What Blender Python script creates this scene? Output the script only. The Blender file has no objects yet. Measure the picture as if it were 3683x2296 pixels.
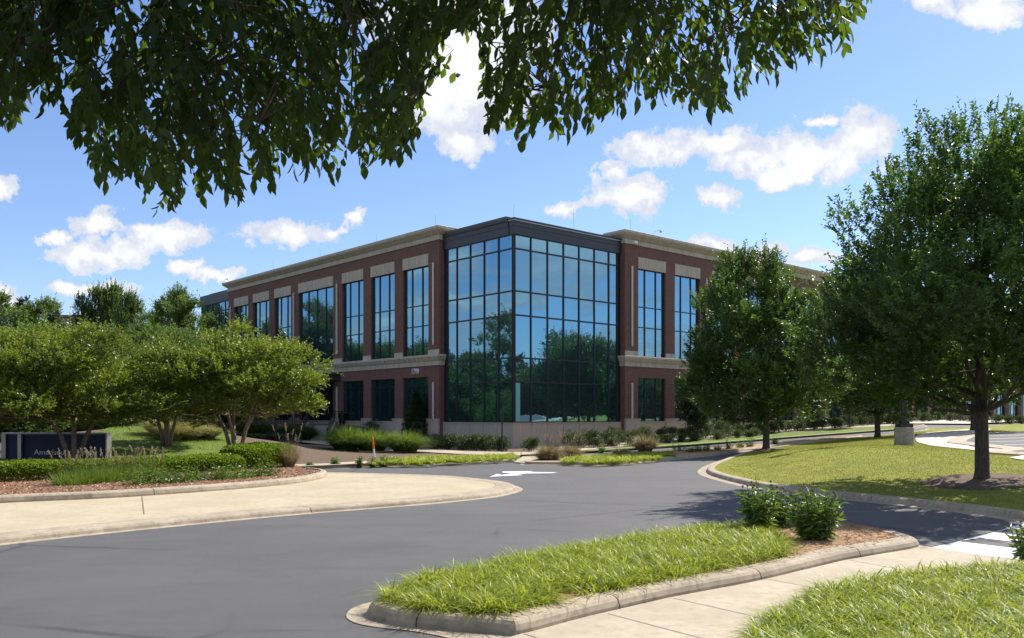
import bpy, bmesh, math, random
import numpy as np
from mathutils import Vector, Matrix
from mathutils.geometry import delaunay_2d_cdt
random.seed(7)
RNG = np.random.default_rng(11)
R = math.radians
scn = bpy.context.scene

# ------------------------------------------------------------------ camera
F, CX, YH, EYE = 3132.0, 1841.5, 1493.0, 2.0
cam_d = bpy.data.cameras.new('camera')
cam = bpy.data.objects.new('camera', cam_d)
scn.collection.objects.link(cam)
cam.location = (0, 0, EYE)
cam.rotation_euler = (R(90), 0, 0)
cam_d.sensor_width = 36
cam_d.lens = 36 * F / 3683
cam_d.shift_y = (YH - 1148) / 3683
cam_d.clip_end = 3000
scn.camera = cam
scn.render.resolution_x, scn.render.resolution_y = 1024, 638

# ------------------------------------------------------------------ sun + sky
SUN_AZ, SUN_EL = 40.5, 46.0                     # azimuth from +X, counter-clockwise
sdir = Vector((math.cos(R(SUN_EL)) * math.cos(R(SUN_AZ)), math.cos(R(SUN_EL)) * math.sin(R(SUN_AZ)), math.sin(R(SUN_EL))))
sun_d = bpy.data.lights.new('sun', 'SUN')
sun_d.energy = 4.9
sun_d.angle = R(0.53)
sun_d.color = (1.0, 0.94, 0.84)
sun = bpy.data.objects.new('sun', sun_d)
scn.collection.objects.link(sun)
sun.location = (30, 25, 50)
sun.rotation_euler = (-sdir).to_track_quat('-Z', 'Y').to_euler()
scn.view_settings.view_transform = 'Standard'
scn.view_settings.look = 'None'
scn.view_settings.exposure = 0.68
scn.view_settings.gamma = 1.0
SKY_STR = 0.100


class NB:                                        # tiny node helper
    def __init__(s, tree):
        s.t = tree; s.n = tree.nodes; s.l = tree.links
    def new(s, typ, ins=None, **kw):
        n = s.n.new(typ)
        for k, v in kw.items(): setattr(n, k, v)
        if ins:
            for k, v in ins.items(): s.put(n, k, v)
        return n
    def put(s, n, k, v):
        sock = n.inputs[k]
        if isinstance(v, bpy.types.NodeSocket): s.l.new(v, sock)
        else: sock.default_value = v
    def m(s, op, a, b=0.0, c=0.0, clamp=False):
        n = s.new('ShaderNodeMath', {0: a, 1: b, 2: c}, operation=op); n.use_clamp = clamp
        return n.outputs[0]
    def mix(s, f, a, b, mode='MIX'):
        n = s.n.new('ShaderNodeMix'); n.data_type = 'RGBA'; n.blend_type = mode
        s.put(n, 0, f); s.put(n, 6, a); s.put(n, 7, b)
        return n.outputs[2]
    def sm(s, x, lo, hi):
        n = s.new('ShaderNodeMapRange', {0: x, 1: lo, 2: hi, 3: 0.0, 4: 1.0}, interpolation_type='SMOOTHSTEP')
        return n.outputs[0]
    def noise(s, vec, scale, detail=4, rough=.55, dist=0.0):
        n = s.new('ShaderNodeTexNoise', {'Vector': vec, 'Scale': scale, 'Detail': detail, 'Roughness': rough, 'Distortion': dist})
        return n.outputs['Fac']


def C4(c): return (c[0], c[1], c[2], 1.0)


world = bpy.data.worlds.new('World'); scn.world = world; world.use_nodes = True
nb = NB(world.node_tree)
nb.n.clear()
sky = nb.new('ShaderNodeTexSky', sky_type='NISHITA')
sky.sun_disc = False
sky.sun_elevation = R(SUN_EL)
sky.sun_rotation = R(90 - SUN_AZ)
sky.air_density = 1.0; sky.dust_density = 0.35; sky.ozone_density = 2.0; sky.altitude = 200
tc = nb.new('ShaderNodeTexCoord')
dirv = tc.outputs['Generated']
sep = nb.new('ShaderNodeSeparateXYZ', {0: dirv})
dx, dy, dz = sep.outputs
ya = nb.m('MAXIMUM', dy, 0.05)
cu = nb.m('DIVIDE', dx, ya); cw = nb.m('DIVIDE', dz, ya)
nw = nb.new('ShaderNodeTexNoise', {'Vector': dirv, 'Scale': 9.0, 'Detail': 7.0, 'Roughness': .62})
nws = nb.new('ShaderNodeSeparateXYZ', {0: nw.outputs['Color']})
nwf = nb.new('ShaderNodeTexNoise', {'Vector': dirv, 'Scale': 34.0, 'Detail': 5.0, 'Roughness': .6})
nwfs = nb.new('ShaderNodeSeparateXYZ', {0: nwf.outputs['Color']})
uu = nb.m('ADD', nb.m('MULTIPLY_ADD', nws.outputs[0], 0.10, -0.05), nb.m('ADD', cu, nb.m('MULTIPLY_ADD', nwfs.outputs[0], 0.05, -0.025)))
ww = nb.m('ADD', nb.m('MULTIPLY_ADD', nws.outputs[1], 0.08, -0.04), nb.m('ADD', cw, nb.m('MULTIPLY_ADD', nwfs.outputs[1], 0.035, -0.0175)))
BLOBS = [(1085, 160, 195, 175), (1050, 30, 190, 110), (1090, 350, 80, 50), (1000, 250, 110, 80), (1160, 60, 150, 90),
         (1580, 345, 115, 40), (1700, 335, 120, 42), (1800, 385, 120, 38), (1930, 370, 150, 70), (2025, 320, 75, 62), (1885, 420, 90, 28),
         (1490, 460, 85, 48), (1450, 400, 42, 30), (1350, 482, 60, 24), (1710, 462, 70, 26), (1930, 275, 40, 16),
         (1690, 575, 75, 24), (1810, 582, 70, 26), (1925, 620, 75, 28), (685, 562, 118, 44), (790, 552, 45, 14),
         (400, 566, 120, 36), (225, 590, 130, 38), (140, 540, 42, 14), (235, 515, 60, 30), (5, 440, 55, 42),
         (225, 677, 95, 20), (15, 705, 60, 44), (435, 645, 50, 20), (505, 672, 66, 18), (2360, 0, 110, 62), (2215, 15, 60, 36), (850, 530, 26, 22)]
best = None
for (bx, by, rx, ry) in BLOBS:
    u0 = (bx * 1.5188 - CX) / F; w0 = (YH - by * 1.5188) / F
    a = nb.m('MULTIPLY', nb.m('SUBTRACT', uu, u0), F / 1.5188 / rx)
    b = nb.m('MULTIPLY', nb.m('SUBTRACT', ww, w0), F / 1.5188 / ry)
    d = nb.m('SQRT', nb.m('ADD', nb.m('MULTIPLY', a, a), nb.m('MULTIPLY', b, b)))
    v = nb.m('SUBTRACT', 1.0, d)
    best = v if best is None else nb.m('SMOOTH_MAX', best, v, 0.25)
front = nb.m('MULTIPLY', nb.sm(dy, 0.05, 0.25), 1.0)
fine = nb.noise(dirv, 30.0, 9, .70)
dens_a = nb.m('ADD', best, nb.m('MULTIPLY_ADD', fine, 2.0, -0.94))
mask_a = nb.m('MULTIPLY', nb.sm(dens_a, -0.06, 0.26), front)
# open field of clouds for the rest of the sky (seen mirrored in the glass)
zden = nb.m('ADD', nb.m('MAXIMUM', dz, 0.0), 0.16)
pv = nb.new('ShaderNodeCombineXYZ', {0: nb.m('DIVIDE', dx, zden), 1: nb.m('DIVIDE', dy, zden), 2: 0.0}).outputs[0]
big = nb.noise(pv, 1.25, 8, .60, 0.3)
mask_b = nb.m('MULTIPLY', nb.sm(big, 0.47, 0.56), nb.m('SUBTRACT', 1.0, nb.sm(nb.m('SUBTRACT', dy, nb.m('ABSOLUTE', nb.m('MULTIPLY', dx, 0.9))), -0.15, 0.12)))
mask_b = nb.m('MULTIPLY', mask_b, 0.9)
mask = nb.m('MAXIMUM', mask_a, mask_b)
# billow light and dark: denser = whiter tops, underside greyer
bill = nb.noise(dirv, 15.0, 6, .6)
core = nb.sm(nb.m('ADD', dens_a, nb.m('MULTIPLY_ADD', bill, 1.2, -0.6)), 0.15, 0.95)
core = nb.m('MAXIMUM', core, nb.m('MULTIPLY', nb.sm(big, 0.53, 0.63), nb.m('SUBTRACT', 1.0, mask_a)))
ccol = nb.mix(core, (4.7, 4.9, 5.5, 1), (6.9, 6.95, 7.0, 1))
skyc = nb.mix(1.0, sky.outputs[0], (0.88, 0.94, 1.11, 1), 'MULTIPLY')
fac = nb.m('MULTIPLY', mask, 0.95)
col = nb.mix(fac, skyc, ccol)
bg = nb.new('ShaderNodeBackground', {0: col, 1: SKY_STR})
wo = nb.new('ShaderNodeOutputWorld', {0: bg.outputs[0]})


# ------------------------------------------------------------------ scene helpers
COL = scn.collection


def tag(o, label=None, cat=None, group=None, kind=None):
    if label: o['label'] = label
    if cat: o['category'] = cat
    if group: o['group'] = group
    if kind: o['kind'] = kind
    return o


def empty(name, loc=(0, 0, 0), rz=0.0):
    o = bpy.data.objects.new(name, None); COL.objects.link(o)
    o.location = loc; o.rotation_euler = (0, 0, rz); o.empty_display_size = .3
    return o


class MB:                                        # collects faces, links as ONE mesh
    def __init__(s): s.v = []; s.f = []; s.mi = []
    def face(s, pts, mi=0):
        k = len(s.v); s.v.extend([tuple(p) for p in pts]); s.f.append(tuple(range(k, k + len(pts)))); s.mi.append(mi)
    def box(s, x0, x1, y0, y1, z0, z1, mi=0):
        k = len(s.v)
        s.v += [(x0, y0, z0), (x1, y0, z0), (x1, y1, z0), (x0, y1, z0), (x0, y0, z1), (x1, y0, z1), (x1, y1, z1), (x0, y1, z1)]
        for q in ((0, 3, 2, 1), (4, 5, 6, 7), (0, 1, 5, 4), (1, 2, 6, 5), (2, 3, 7, 6), (3, 0, 4, 7)):
            s.f.append(tuple(k + i for i in q)); s.mi.append(mi)
    def tube(s, pts, rad, n=8, cap=True, mi=0):
        pts = [Vector(p) for p in pts]
        if not hasattr(rad, '__len__'): rad = [rad] * len(pts)
        k0 = len(s.v); prev = None
        for i, p in enumerate(pts):
            t = (pts[min(i + 1, len(pts) - 1)] - pts[max(i - 1, 0)])
            t = t.normalized() if t.length > 1e-9 else Vector((0, 0, 1))
            if prev is None:
                a = Vector((1, 0, 0)) if abs(t.x) < .9 else Vector((0, 1, 0))
                prev = (a - t * a.dot(t)).normalized()
            else:
                prev = (prev - t * prev.dot(t)).normalized()
            bn = t.cross(prev)
            for j in range(n):
                an = 2 * math.pi * j / n
                s.v.append(tuple(p + (prev * math.cos(an) + bn * math.sin(an)) * rad[i]))
        for i in range(len(pts) - 1):
            for j in range(n):
                a = k0 + i * n + j; b = k0 + i * n + (j + 1) % n
                s.f.append((a, b, b + n, a + n)); s.mi.append(mi)
        if cap:
            s.f.append(tuple(k0 + j for j in reversed(range(n)))); s.mi.append(mi)
            e = k0 + (len(pts) - 1) * n
            s.f.append(tuple(e + j for j in range(n))); s.mi.append(mi)
    def lathe(s, prof, c=(0, 0, 0), n=24, mi=0):
        k0 = len(s.v)
        for (r, z) in prof:
            for j in range(n):
                an = 2 * math.pi * j / n
                s.v.append((c[0] + r * math.cos(an), c[1] + r * math.sin(an), c[2] + z))
        for i in range(len(prof) - 1):
            for j in range(n):
                a = k0 + i * n + j; b = k0 + i * n + (j + 1) % n
                s.f.append((a, b, b + n, a + n)); s.mi.append(mi)
        s.f.append(tuple(k0 + j for j in reversed(range(n)))); s.mi.append(mi)
        e = k0 + (len(prof) - 1) * n
        s.f.append(tuple(e + j for j in range(n))); s.mi.append(mi)
    def build(s, name, mats, parent=None, smooth=False, loc=None):
        me = bpy.data.meshes.new(name); me.from_pydata(s.v, [], s.f); me.update()
        if not isinstance(mats, (list, tuple)): mats = [mats]
        for m in mats: me.materials.append(m)
        if len(mats) > 1: me.polygons.foreach_set('material_index', s.mi)
        if smooth: me.polygons.foreach_set('use_smooth', [True] * len(me.polygons))
        o = bpy.data.objects.new(name, me); COL.objects.link(o)
        if parent: o.parent = parent
        if loc: o.location = loc
        return o


def np_mesh(name, V, Q, mats, parent=None, var=None, smooth=False):
    """V (n,3); Q (m,k) faces all with k corners"""
    me = bpy.data.meshes.new(name)
    n, (m, k) = len(V), Q.shape
    me.vertices.add(n); me.vertices.foreach_set('co', np.asarray(V, np.float32).ravel())
    me.loops.add(m * k); me.loops.foreach_set('vertex_index', Q.astype(np.int32).ravel())
    me.polygons.add(m)
    me.polygons.foreach_set('loop_start', np.arange(m, dtype=np.int32) * k)
    me.polygons.foreach_set('loop_total', np.full(m, k, np.int32))
    me.materials.append(mats)
    if var is not None:
        at = me.attributes.new('var', 'FLOAT', 'POINT'); at.data.foreach_set('value', np.asarray(var, np.float32))
    if smooth: me.polygons.foreach_set('use_smooth', np.ones(m, bool))
    me.update(calc_edges=True); me.validate()
    o = bpy.data.objects.new(name, me); COL.objects.link(o)
    if parent: o.parent = parent
    return o


def unit(a):
    return a / (np.linalg.norm(a, axis=-1, keepdims=True) + 1e-9)


def leaf_geo(P, D, L, W, fold=.25, up=None):
    """diamond leaves with a folded midrib: 4 verts, 2 tris"""
    n = len(P)
    D = unit(D)
    ref = RNG.normal(size=(n, 3)) * .55 + (np.array([0, 0, 1.0]) if up is None else up)
    S = unit(np.cross(D, ref)); N = np.cross(S, D)
    L = np.asarray(L).reshape(-1, 1); W = np.asarray(W).reshape(-1, 1)
    v0 = P; v2 = P + D * L - N * L * .08
    v1 = P + D * L * .45 + S * W * .5 + N * W * fold
    v3 = P + D * L * .45 - S * W * .5 + N * W * fold
    V = np.stack([v0, v1, v2, v3], 1).reshape(-1, 3)
    b = (np.arange(n) * 4)[:, None]
    T = np.concatenate([b + [0, 1, 2], b + [0, 2, 3]], 0)
    return V, T


def leaf_geo_fine(P, D, L, W):
    """pointed oval leaf, 9 verts, folded and slightly curled"""
    n = len(P); D = unit(D)
    ref = RNG.normal(size=(n, 3))
    S = unit(np.cross(D, ref)); N = np.cross(S, D)
    L = L.reshape(-1, 1); W = W.reshape(-1, 1)
    prof = [(0.0, 0.0), (0.22, .36), (.5, .5), (.78, .27), (1.0, 0.0)]
    mid = []; lf = []; rt = []
    for t, w in prof:
        c = P + D * L * t - N * L * .16 * t * t
        mid.append(c)
        if 0 < t < 1:
            lf.append(c + S * W * w + N * W * .18); rt.append(c - S * W * w + N * W * .18)
    V = np.stack(mid + lf + rt, 1).reshape(-1, 3)           # 5 + 3 + 3 = 11
    b = (np.arange(n) * 11)[:, None]
    tr = [(0, 5, 1), (0, 1, 8), (5, 6, 1), (1, 6, 2), (8, 1, 9), (1, 2, 9), (6, 7, 2), (2, 7, 3), (9, 2, 10), (2, 3, 10), (7, 4, 3), (3, 4, 10)]
    T = np.concatenate([b + list(t) for t in tr], 0)
    return V, T


def blade_geo(P, az, lean, L, W, segs=3):
    """arching strips"""
    n = len(P)
    h = np.stack([np.cos(az), np.sin(az), np.zeros(n)], 1)
    s = np.stack([-np.sin(az), np.cos(az), np.zeros(n)], 1)
    tw = RNG.uniform(-.9, .9, n)[:, None]
    s = unit(s + h * tw)
    L = L[:, None]; W = W[:, None]; lean = lean[:, None]
    rows = []
    for i in range(segs + 1):
        t = i / segs
        c = P + h * (L * lean * t ** 1.7) + np.array([0, 0, 1.0]) * L * (t * (1 - .25 * lean) - .42 * lean * t ** 3)
        w = W * (1 - t ** 2) * .5 + W * .04
        rows += [c - s * w, c + s * w]
    k = 2 * (segs + 1)
    V = np.stack(rows, 1).reshape(-1, 3)
    b = (np.arange(n) * k)[:, None]
    Q = np.concatenate([b + [2 * i, 2 * i + 1, 2 * i + 3, 2 * i + 2] for i in range(segs)], 0)
    return V, Q, k


# ------------------------------------------------------------------ terrain
U = (.7467, .6652); Vv = (-.6652, .7467); COR = (.1, 52.0)      # building axes and glass corner


def SS(x): x = np.clip(x, 0, 1); return x * x * (3 - 2 * x)


def loc_ab(X, Y):
    rx = X - COR[0]; ry = Y - COR[1]
    return rx * U[0] + ry * U[1], rx * Vv[0] + ry * Vv[1]


def H(X, Y):
    X = np.asarray(X, float); Y = np.asarray(Y, float)
    a, b = loc_ab(X, Y)
    h = 1.35 * SS((a + 2) / 62) * SS((Y - 22) / 16) - .1 * np.exp(-(X ** 2 + (Y - 50) ** 2) / 120)
    hl = 1.15 * SS((b - 8) / 10) * SS((a + 4) / 3) * (a < 30)
    hl2 = .9 * SS((b - 22) / 10) * SS((a + 14) / 8) * (a < 30)
    h = h + np.maximum(hl, hl2)
    h = h + 1.3 * np.exp(-.5 * (((X + 18.5) / 4.6) ** 2 + ((Y - 44) / 7) ** 2))
    h = h - .45 * np.exp(-.5 * (((X + 15.0) / 1.8) ** 2 + ((Y - 52.5) / 3) ** 2))
    h = h + 13 * SS((Y - 95) / 90) * SS((-X - 8) / 60)
    return h


def sms1(x): x = 0. if x < 0 else 1. if x > 1 else x; return x * x * (3 - 2 * x)


def h1(X, Y):
    rx = X - COR[0]; ry = Y - COR[1]
    a = rx * U[0] + ry * U[1]; b = rx * Vv[0] + ry * Vv[1]
    h = 1.35 * sms1((a + 2) / 62) * sms1((Y - 22) / 16) - .1 * math.exp(-(X ** 2 + (Y - 50) ** 2) / 120)
    if a < 30: h += max(1.15 * sms1((b - 8) / 10) * sms1((a + 4) / 3), .9 * sms1((b - 22) / 10) * sms1((a + 14) / 8))
    h += 1.3 * math.exp(-.5 * (((X + 18.5) / 4.6) ** 2 + ((Y - 44) / 7) ** 2))
    h -= .45 * math.exp(-.5 * (((X + 15.0) / 1.8) ** 2 + ((Y - 52.5) / 3) ** 2))
    return h + 13 * sms1((Y - 95) / 90) * sms1((-X - 8) / 60)


def G(px, py, z=0.0):
    """ground point seen at a point of the 2425-px wide photograph"""
    r = (px * 1.5188 - CX) / F; k = py * 1.5188 - YH
    Y = 40.0
    for _ in range(60):
        hz = h1(r * Y, Y) + z
        Yn = max(3.0, min((EYE - hz) * F / max(k, 2.0), 160))
        Y = Y * .6 + Yn * .4
    return Vector((r * Y, Y, h1(r * Y, Y)))


def px2x(px, Y): return (px * 1.5188 - CX) / F * Y
def px2z(py, Y): return EYE + (YH - py * 1.5188) / F * Y


def smooth_line(pts, closed=False, step=.4):
    P = [Vector((p[0], p[1])) for p in pts]; n = len(P); out = []
    rng = range(n) if closed else range(n - 1)
    for i in rng:
        p0 = P[(i - 1) % n] if closed or i > 0 else P[i]
        p1 = P[i]; p2 = P[(i + 1) % n]
        p3 = P[(i + 2) % n] if closed or i + 2 < n else P[min(i + 1, n - 1)]
        k = max(1, int((p2 - p1).length / step))
        for j in range(k):
            t = j / k
            out.append(.5 * ((2 * p1) + (p2 - p0) * t + (2 * p0 - 5 * p1 + 4 * p2 - p3) * t * t + (3 * p1 - p0 - 3 * p2 + p3) * t ** 3))
    if not closed: out.append(P[-1])
    return out


def offset_line(L, d, closed):
    """offset to the left by d"""
    n = len(L); out = []
    for i in range(n):
        a = L[(i - 1) % n] if closed or i > 0 else L[i]
        b = L[(i + 1) % n] if closed or i < n - 1 else L[i]
        t = (b - a)
        t = t.normalized() if t.length > 1e-9 else Vector((1, 0))
        out.append(L[i] + Vector((-t.y, t.x)) * d)
    return out


def area(L):
    return sum(L[i].x * L[(i + 1) % len(L)].y - L[(i + 1) % len(L)].x * L[i].y for i in range(len(L))) / 2


def inside(poly, X, Y):
    X = np.asarray(X); Y = np.asarray(Y); c = np.zeros(X.shape, bool)
    n = len(poly)
    for i in range(n):
        x1, y1 = poly[i][0], poly[i][1]; x2, y2 = poly[i - 1][0], poly[i - 1][1]
        cond = ((y1 > Y) != (y2 > Y)) & (X < (x2 - x1) * (Y - y1) / (y2 - y1 + 1e-12) + x1)
        c ^= cond
    return c


def dist_edge(poly, X, Y):
    X = np.asarray(X, float); Y = np.asarray(Y, float); A = np.array([(p[0], p[1]) for p in poly]); Bq = np.roll(A, -1, 0)
    if X.size < 4000:
        V = Bq - A; L2 = (V ** 2).sum(1) + 1e-12
        rx = X.ravel()[:, None] - A[:, 0]; ry = Y.ravel()[:, None] - A[:, 1]
        t = np.clip((rx * V[:, 0] + ry * V[:, 1]) / L2, 0, 1)
        return np.hypot(rx - t * V[:, 0], ry - t * V[:, 1]).min(1).reshape(X.shape)
    d = np.full(X.shape, 1e9); n = len(poly)
    for i in range(n):
        ax, ay = poly[i][0], poly[i][1]; bx, by = poly[(i + 1) % n][0], poly[(i + 1) % n][1]
        vx, vy = bx - ax, by - ay; L2 = vx * vx + vy * vy + 1e-12
        t = np.clip(((X - ax) * vx + (Y - ay) * vy) / L2, 0, 1)
        d = np.minimum(d, np.hypot(X - ax - t * vx, Y - ay - t * vy))
    return d


def sheet(name, poly, zf, mat, res=1.0, kind='structure', skirt=0.0):
    poly = [Vector((p[0], p[1])) for p in poly]
    if area(poly) < 0: poly = poly[::-1]
    xs = [p.x for p in poly]; ys = [p.y for p in poly]
    gx, gy = np.meshgrid(np.arange(min(xs), max(xs), res), np.arange(min(ys), max(ys), res))
    gx = gx.ravel() + .013; gy = gy.ravel() + .017
    ok = inside(poly, gx, gy)
    gx, gy = gx[ok], gy[ok]
    if len(gx):
        ok = dist_edge(poly, gx, gy) > res * .35
        gx, gy = gx[ok], gy[ok]
    vs = poly + [Vector((x, y)) for x, y in zip(gx, gy)]
    n = len(poly)
    r = delaunay_2d_cdt(vs, [(i, (i + 1) % n) for i in range(n)], [], 1, 1e-5)
    X = np.array([v.x for v in r[0]]); Y = np.array([v.y for v in r[0]])
    Z = zf(X, Y)
    mb = MB(); mb.v = list(zip(X.tolist(), Y.tolist(), Z.tolist()))
    cen = np.array([(X[list(f)].mean(), Y[list(f)].mean()) for f in r[2]])
    for f, ok in zip(r[2], inside(poly, cen[:, 0], cen[:, 1])):
        if ok: mb.f.append(tuple(f)); mb.mi.append(0)
    if skirt:
        pz = zf(np.array([p.x for p in poly]), np.array([p.y for p in poly]))
        for i in range(n):
            p, q = poly[i], poly[(i + 1) % n]; zp, zq = pz[i], pz[(i + 1) % n]
            mb.face([(p.x, p.y, zp - skirt), (q.x, q.y, zq - skirt), (q.x, q.y, zq), (p.x, p.y, zp)])
    o = mb.build(name, mat)
    if kind: o['kind'] = kind
    return o


KERB = [(0, -.02), (0, .006), (.30, .014), (.315, .075), (.34, .115), (.375, .135), (.42, .142), (.56, .145), (.575, .13), (.58, .0)]
KERB_NG = [(0, -.05), (0, .05), (.02, .10), (.05, .128), (.09, .14), (.27, .145), (.29, .13), (.30, 0)]


def kerb(L, closed, prof, mat, seg=3.0, z0=0.0, name='kerb', zf=None, side=1):
    """sweep a kerb and gutter along L (inward = left * side), with open joints"""
    zf = zf or (lambda x, y: H(x, y))
    offs = [offset_line(L, d * side, closed) for d, _ in prof]
    mb = MB(); n = len(L)
    acc = 0.0; idx = list(range(n)) + ([0] if closed else [])
    runs = [[]]
    for k, i in enumerate(idx):
        if runs[-1]:
            acc += (L[i] - L[runs[-1][-1]]).length
        runs[-1].append(i)
        if acc > seg and k < len(idx) - 1:
            runs.append([i]); acc = 0
    OX = np.array([[p.x for p in o_] for o_ in offs]); OY = np.array([[p.y for p in o_] for o_ in offs])
    OZ = zf(OX.ravel(), OY.ravel()).reshape(OX.shape)
    for run in runs:
        if len(run) < 2: continue
        rings = []
        for j, i in enumerate(run):
            ring = []
            for q, (d, z) in enumerate(prof):
                p = offs[q][i].copy()
                if j == 0: nx = offs[q][run[1]]; p = p + (nx - p).normalized() * .009 if (nx - p).length > .02 else p
                if j == len(run) - 1:
                    nx = offs[q][run[-2]]; p = p + (nx - p).normalized() * .009 if (nx - p).length > .02 else p
                ring.append((p.x, p.y, float(OZ[q][i]) + z + z0))
            rings.append(ring)
        k0 = len(mb.v); m = len(prof)
        for r_ in rings: mb.v.extend(r_)
        for j in range(len(rings) - 1):
            for q in range(m - 1):
                a = k0 + j * m + q
                f = (a, a + m, a + m + 1, a + 1)
                mb.f.append(f if side < 0 else f[::-1]); mb.mi.append(0)
        mb.f.append(tuple(k0 + q for q in range(m))); mb.mi.append(0)
        mb.f.append(tuple(k0 + (len(rings) - 1) * m + q for q in reversed(range(m)))); mb.mi.append(0)
    o = mb.build(name, mat)
    o['kind'] = 'structure'
    return o


# ------------------------------------------------------------------ materials
def base_mat(name):
    m = bpy.data.materials.new(name); m.use_nodes = True
    b = NB(m.node_tree); b.n.clear()
    out = b.new('ShaderNodeOutputMaterial')
    p = b.new('ShaderNodeBsdfPrincipled')
    b.l.new(p.outputs[0], out.inputs[0])
    t = b.new('ShaderNodeTexCoord')
    return m, b, p, t.outputs['Object'], out


def rough_mat(name, c1, c2, s1, s2=None, c3=None, rough=.85, bump=.3, bscale=None, bdist=.01, stretch=None, lo=.35, hi=.65):
    m, b, p, co, out = base_mat(name)
    if stretch:
        mp = b.new('ShaderNodeMapping', {0: co, 3: stretch}); co = mp.outputs[0]
    n1 = b.noise(co, s1, 6, .6)
    col = b.mix(b.sm(n1, lo, hi), C4(c1), C4(c2))
    if c3:
        n2 = b.noise(co, s2, 5, .6)
        col = b.mix(b.sm(n2, .45, .75), col, C4(c3))
    b.put(p, 'Base Color', col); b.put(p, 'Roughness', rough)
    if bump:
        bn = b.noise(co, bscale or s1 * 3, 5, .6)
        bp = b.new('ShaderNodeBump', {'Strength': bump, 'Distance': bdist, 'Height': bn})
        b.put(p, 'Normal', bp.outputs[0])
    return m


def plain(name, c, rough=.6, metal=0.0, var=.12, scale=3.0):
    m, b, p, co, out = base_mat(name)
    n = b.noise(co, scale, 5, .6)
    k1 = tuple(x * (1 - var) for x in c); k2 = tuple(min(1, x * (1 + var)) for x in c)
    b.put(p, 'Base Color', b.mix(n, C4(k1), C4(k2))); b.put(p, 'Roughness', rough); b.put(p, 'Metallic', metal)
    return m


def leaf_mat(name, dark, light, trans=(.30, .45, .04), tf=.35, rough=.5, spec=.35):
    m, b, p, co, out = base_mat(name)
    at = b.new('ShaderNodeAttribute', attribute_name='var')
    col = b.mix(at.outputs['Fac'], C4(dark), C4(light))
    b.put(p, 'Base Color', col); b.put(p, 'Roughness', rough); b.put(p, 'Specular IOR Level', spec)
    tcol = b.mix(at.outputs['Fac'], C4(tuple(x * .7 for x in trans)), C4(trans))
    tr = b.new('ShaderNodeBsdfTranslucent', {0: tcol})
    mx = b.new('ShaderNodeMixShader', {0: tf, 1: p.outputs[0], 2: tr.outputs[0]})
    b.l.new(mx.outputs[0], out.inputs[0])
    return m


def asphalt_mat():
    m, b, p, co, out = base_mat('asphalt')
    n1 = b.noise(co, 260, 3, .7); n2 = b.noise(co, .35, 5, .6)
    mp = b.new('ShaderNodeMapping', {0: co, 2: (0, 0, R(12)), 3: (.55, 1.3, 1)})
    n3 = b.noise(mp.outputs[0], .8, 6, .65)
    col = b.mix(b.sm(n1, .3, .7), (.064, .062, .064, 1), (.102, .099, .100, 1))
    col = b.mix(b.m('MULTIPLY', b.sm(n2, .35, .7), .6), col, (.110, .107, .108, 1))
    col = b.mix(b.m('MULTIPLY', b.sm(n3, .46, .68), .5), col, (.064, .063, .066, 1))
    st = b.noise(co, 5.5, 4, .7)
    col = b.mix(b.m('MULTIPLY', b.sm(st, .70, .76), .4), col, (.040, .040, .045, 1))
    cn = b.new('ShaderNodeTexNoise', {'Vector': co, 'Scale': 1.6, 'Detail': 6.0})
    cv = b.mix(.12, co, cn.outputs['Color'])
    vo = b.new('ShaderNodeTexVoronoi', {'Vector': cv, 'Scale': .22}, feature='DISTANCE_TO_EDGE')
    crk = b.m('MULTIPLY', b.m('SUBTRACT', 1.0, b.sm(vo.outputs['Distance'], .0, .014)), b.sm(b.noise(co, .16, 3), .46, .54))
    col = b.mix(b.m('MULTIPLY', crk, .7), col, (.028, .028, .030, 1))
    b.put(p, 'Base Color', col)
    b.put(p, 'Roughness', .78)
    bp = b.new('ShaderNodeBump', {'Strength': .8, 'Distance': .008, 'Height': n1}); b.put(p, 'Normal', bp.outputs[0])
    return m


def brick_mat():
    m, b, p, co, out = base_mat('brick')
    s = b.new('ShaderNodeSeparateXYZ', {0: co})
    xy = b.m('SUBTRACT', s.outputs[0], s.outputs[1])
    v = b.new('ShaderNodeCombineXYZ', {0: xy, 1: s.outputs[2], 2: 0.0})
    br = b.new('ShaderNodeTexBrick', {'Vector': v.outputs[0], 'Color1': (.19, .083, .062, 1), 'Color2': (.112, .053, .045, 1),
               'Mortar': (.20, .14, .12, 1), 'Scale': 1.0, 'Mortar Size': .010, 'Mortar Smooth': .3, 'Bias': -.1,
               'Brick Width': .22, 'Row Height': .1})
    n = b.noise(co, .7, 5, .6)
    n2 = b.noise(co, 9.0, 4, .7); br_ = b.mix(b.m('MULTIPLY', b.sm(n2, .4, .7), .35), br.outputs[0], (.27, .12, .09, 1))
    col = b.mix(b.m('MULTIPLY', n, .35), br_, (.15, .062, .048, 1))
    b.put(p, 'Base Color', col); b.put(p, 'Roughness', .9)
    bp = b.new('ShaderNodeBump', {'Strength': .4, 'Distance': .01, 'Height': b.m('SUBTRACT', 1.0, br.outputs[1])}); b.put(p, 'Normal', bp.outputs[0])
    return m


def glass_mat(name, tint, fac=.5):
    m, b, p, co, out = base_mat(name)
    n = b.noise(co, .55, 3, .5)
    b.put(p, 'Base Color', (.020, .050, .056, 1)); b.put(p, 'Roughness', .25)
    bp = b.new('ShaderNodeBump', {'Strength': .2, 'Distance': .02, 'Height': n})
    gl = b.new('ShaderNodeBsdfGlossy', {'Color': C4(tint), 'Roughness': .012, 'Normal': bp.outputs[0]})
    mx = b.new('ShaderNodeMixShader', {0: fac, 1: p.outputs[0], 2: gl.outputs[0]})
    b.l.new(mx.outputs[0], out.inputs[0])
    return m


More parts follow.
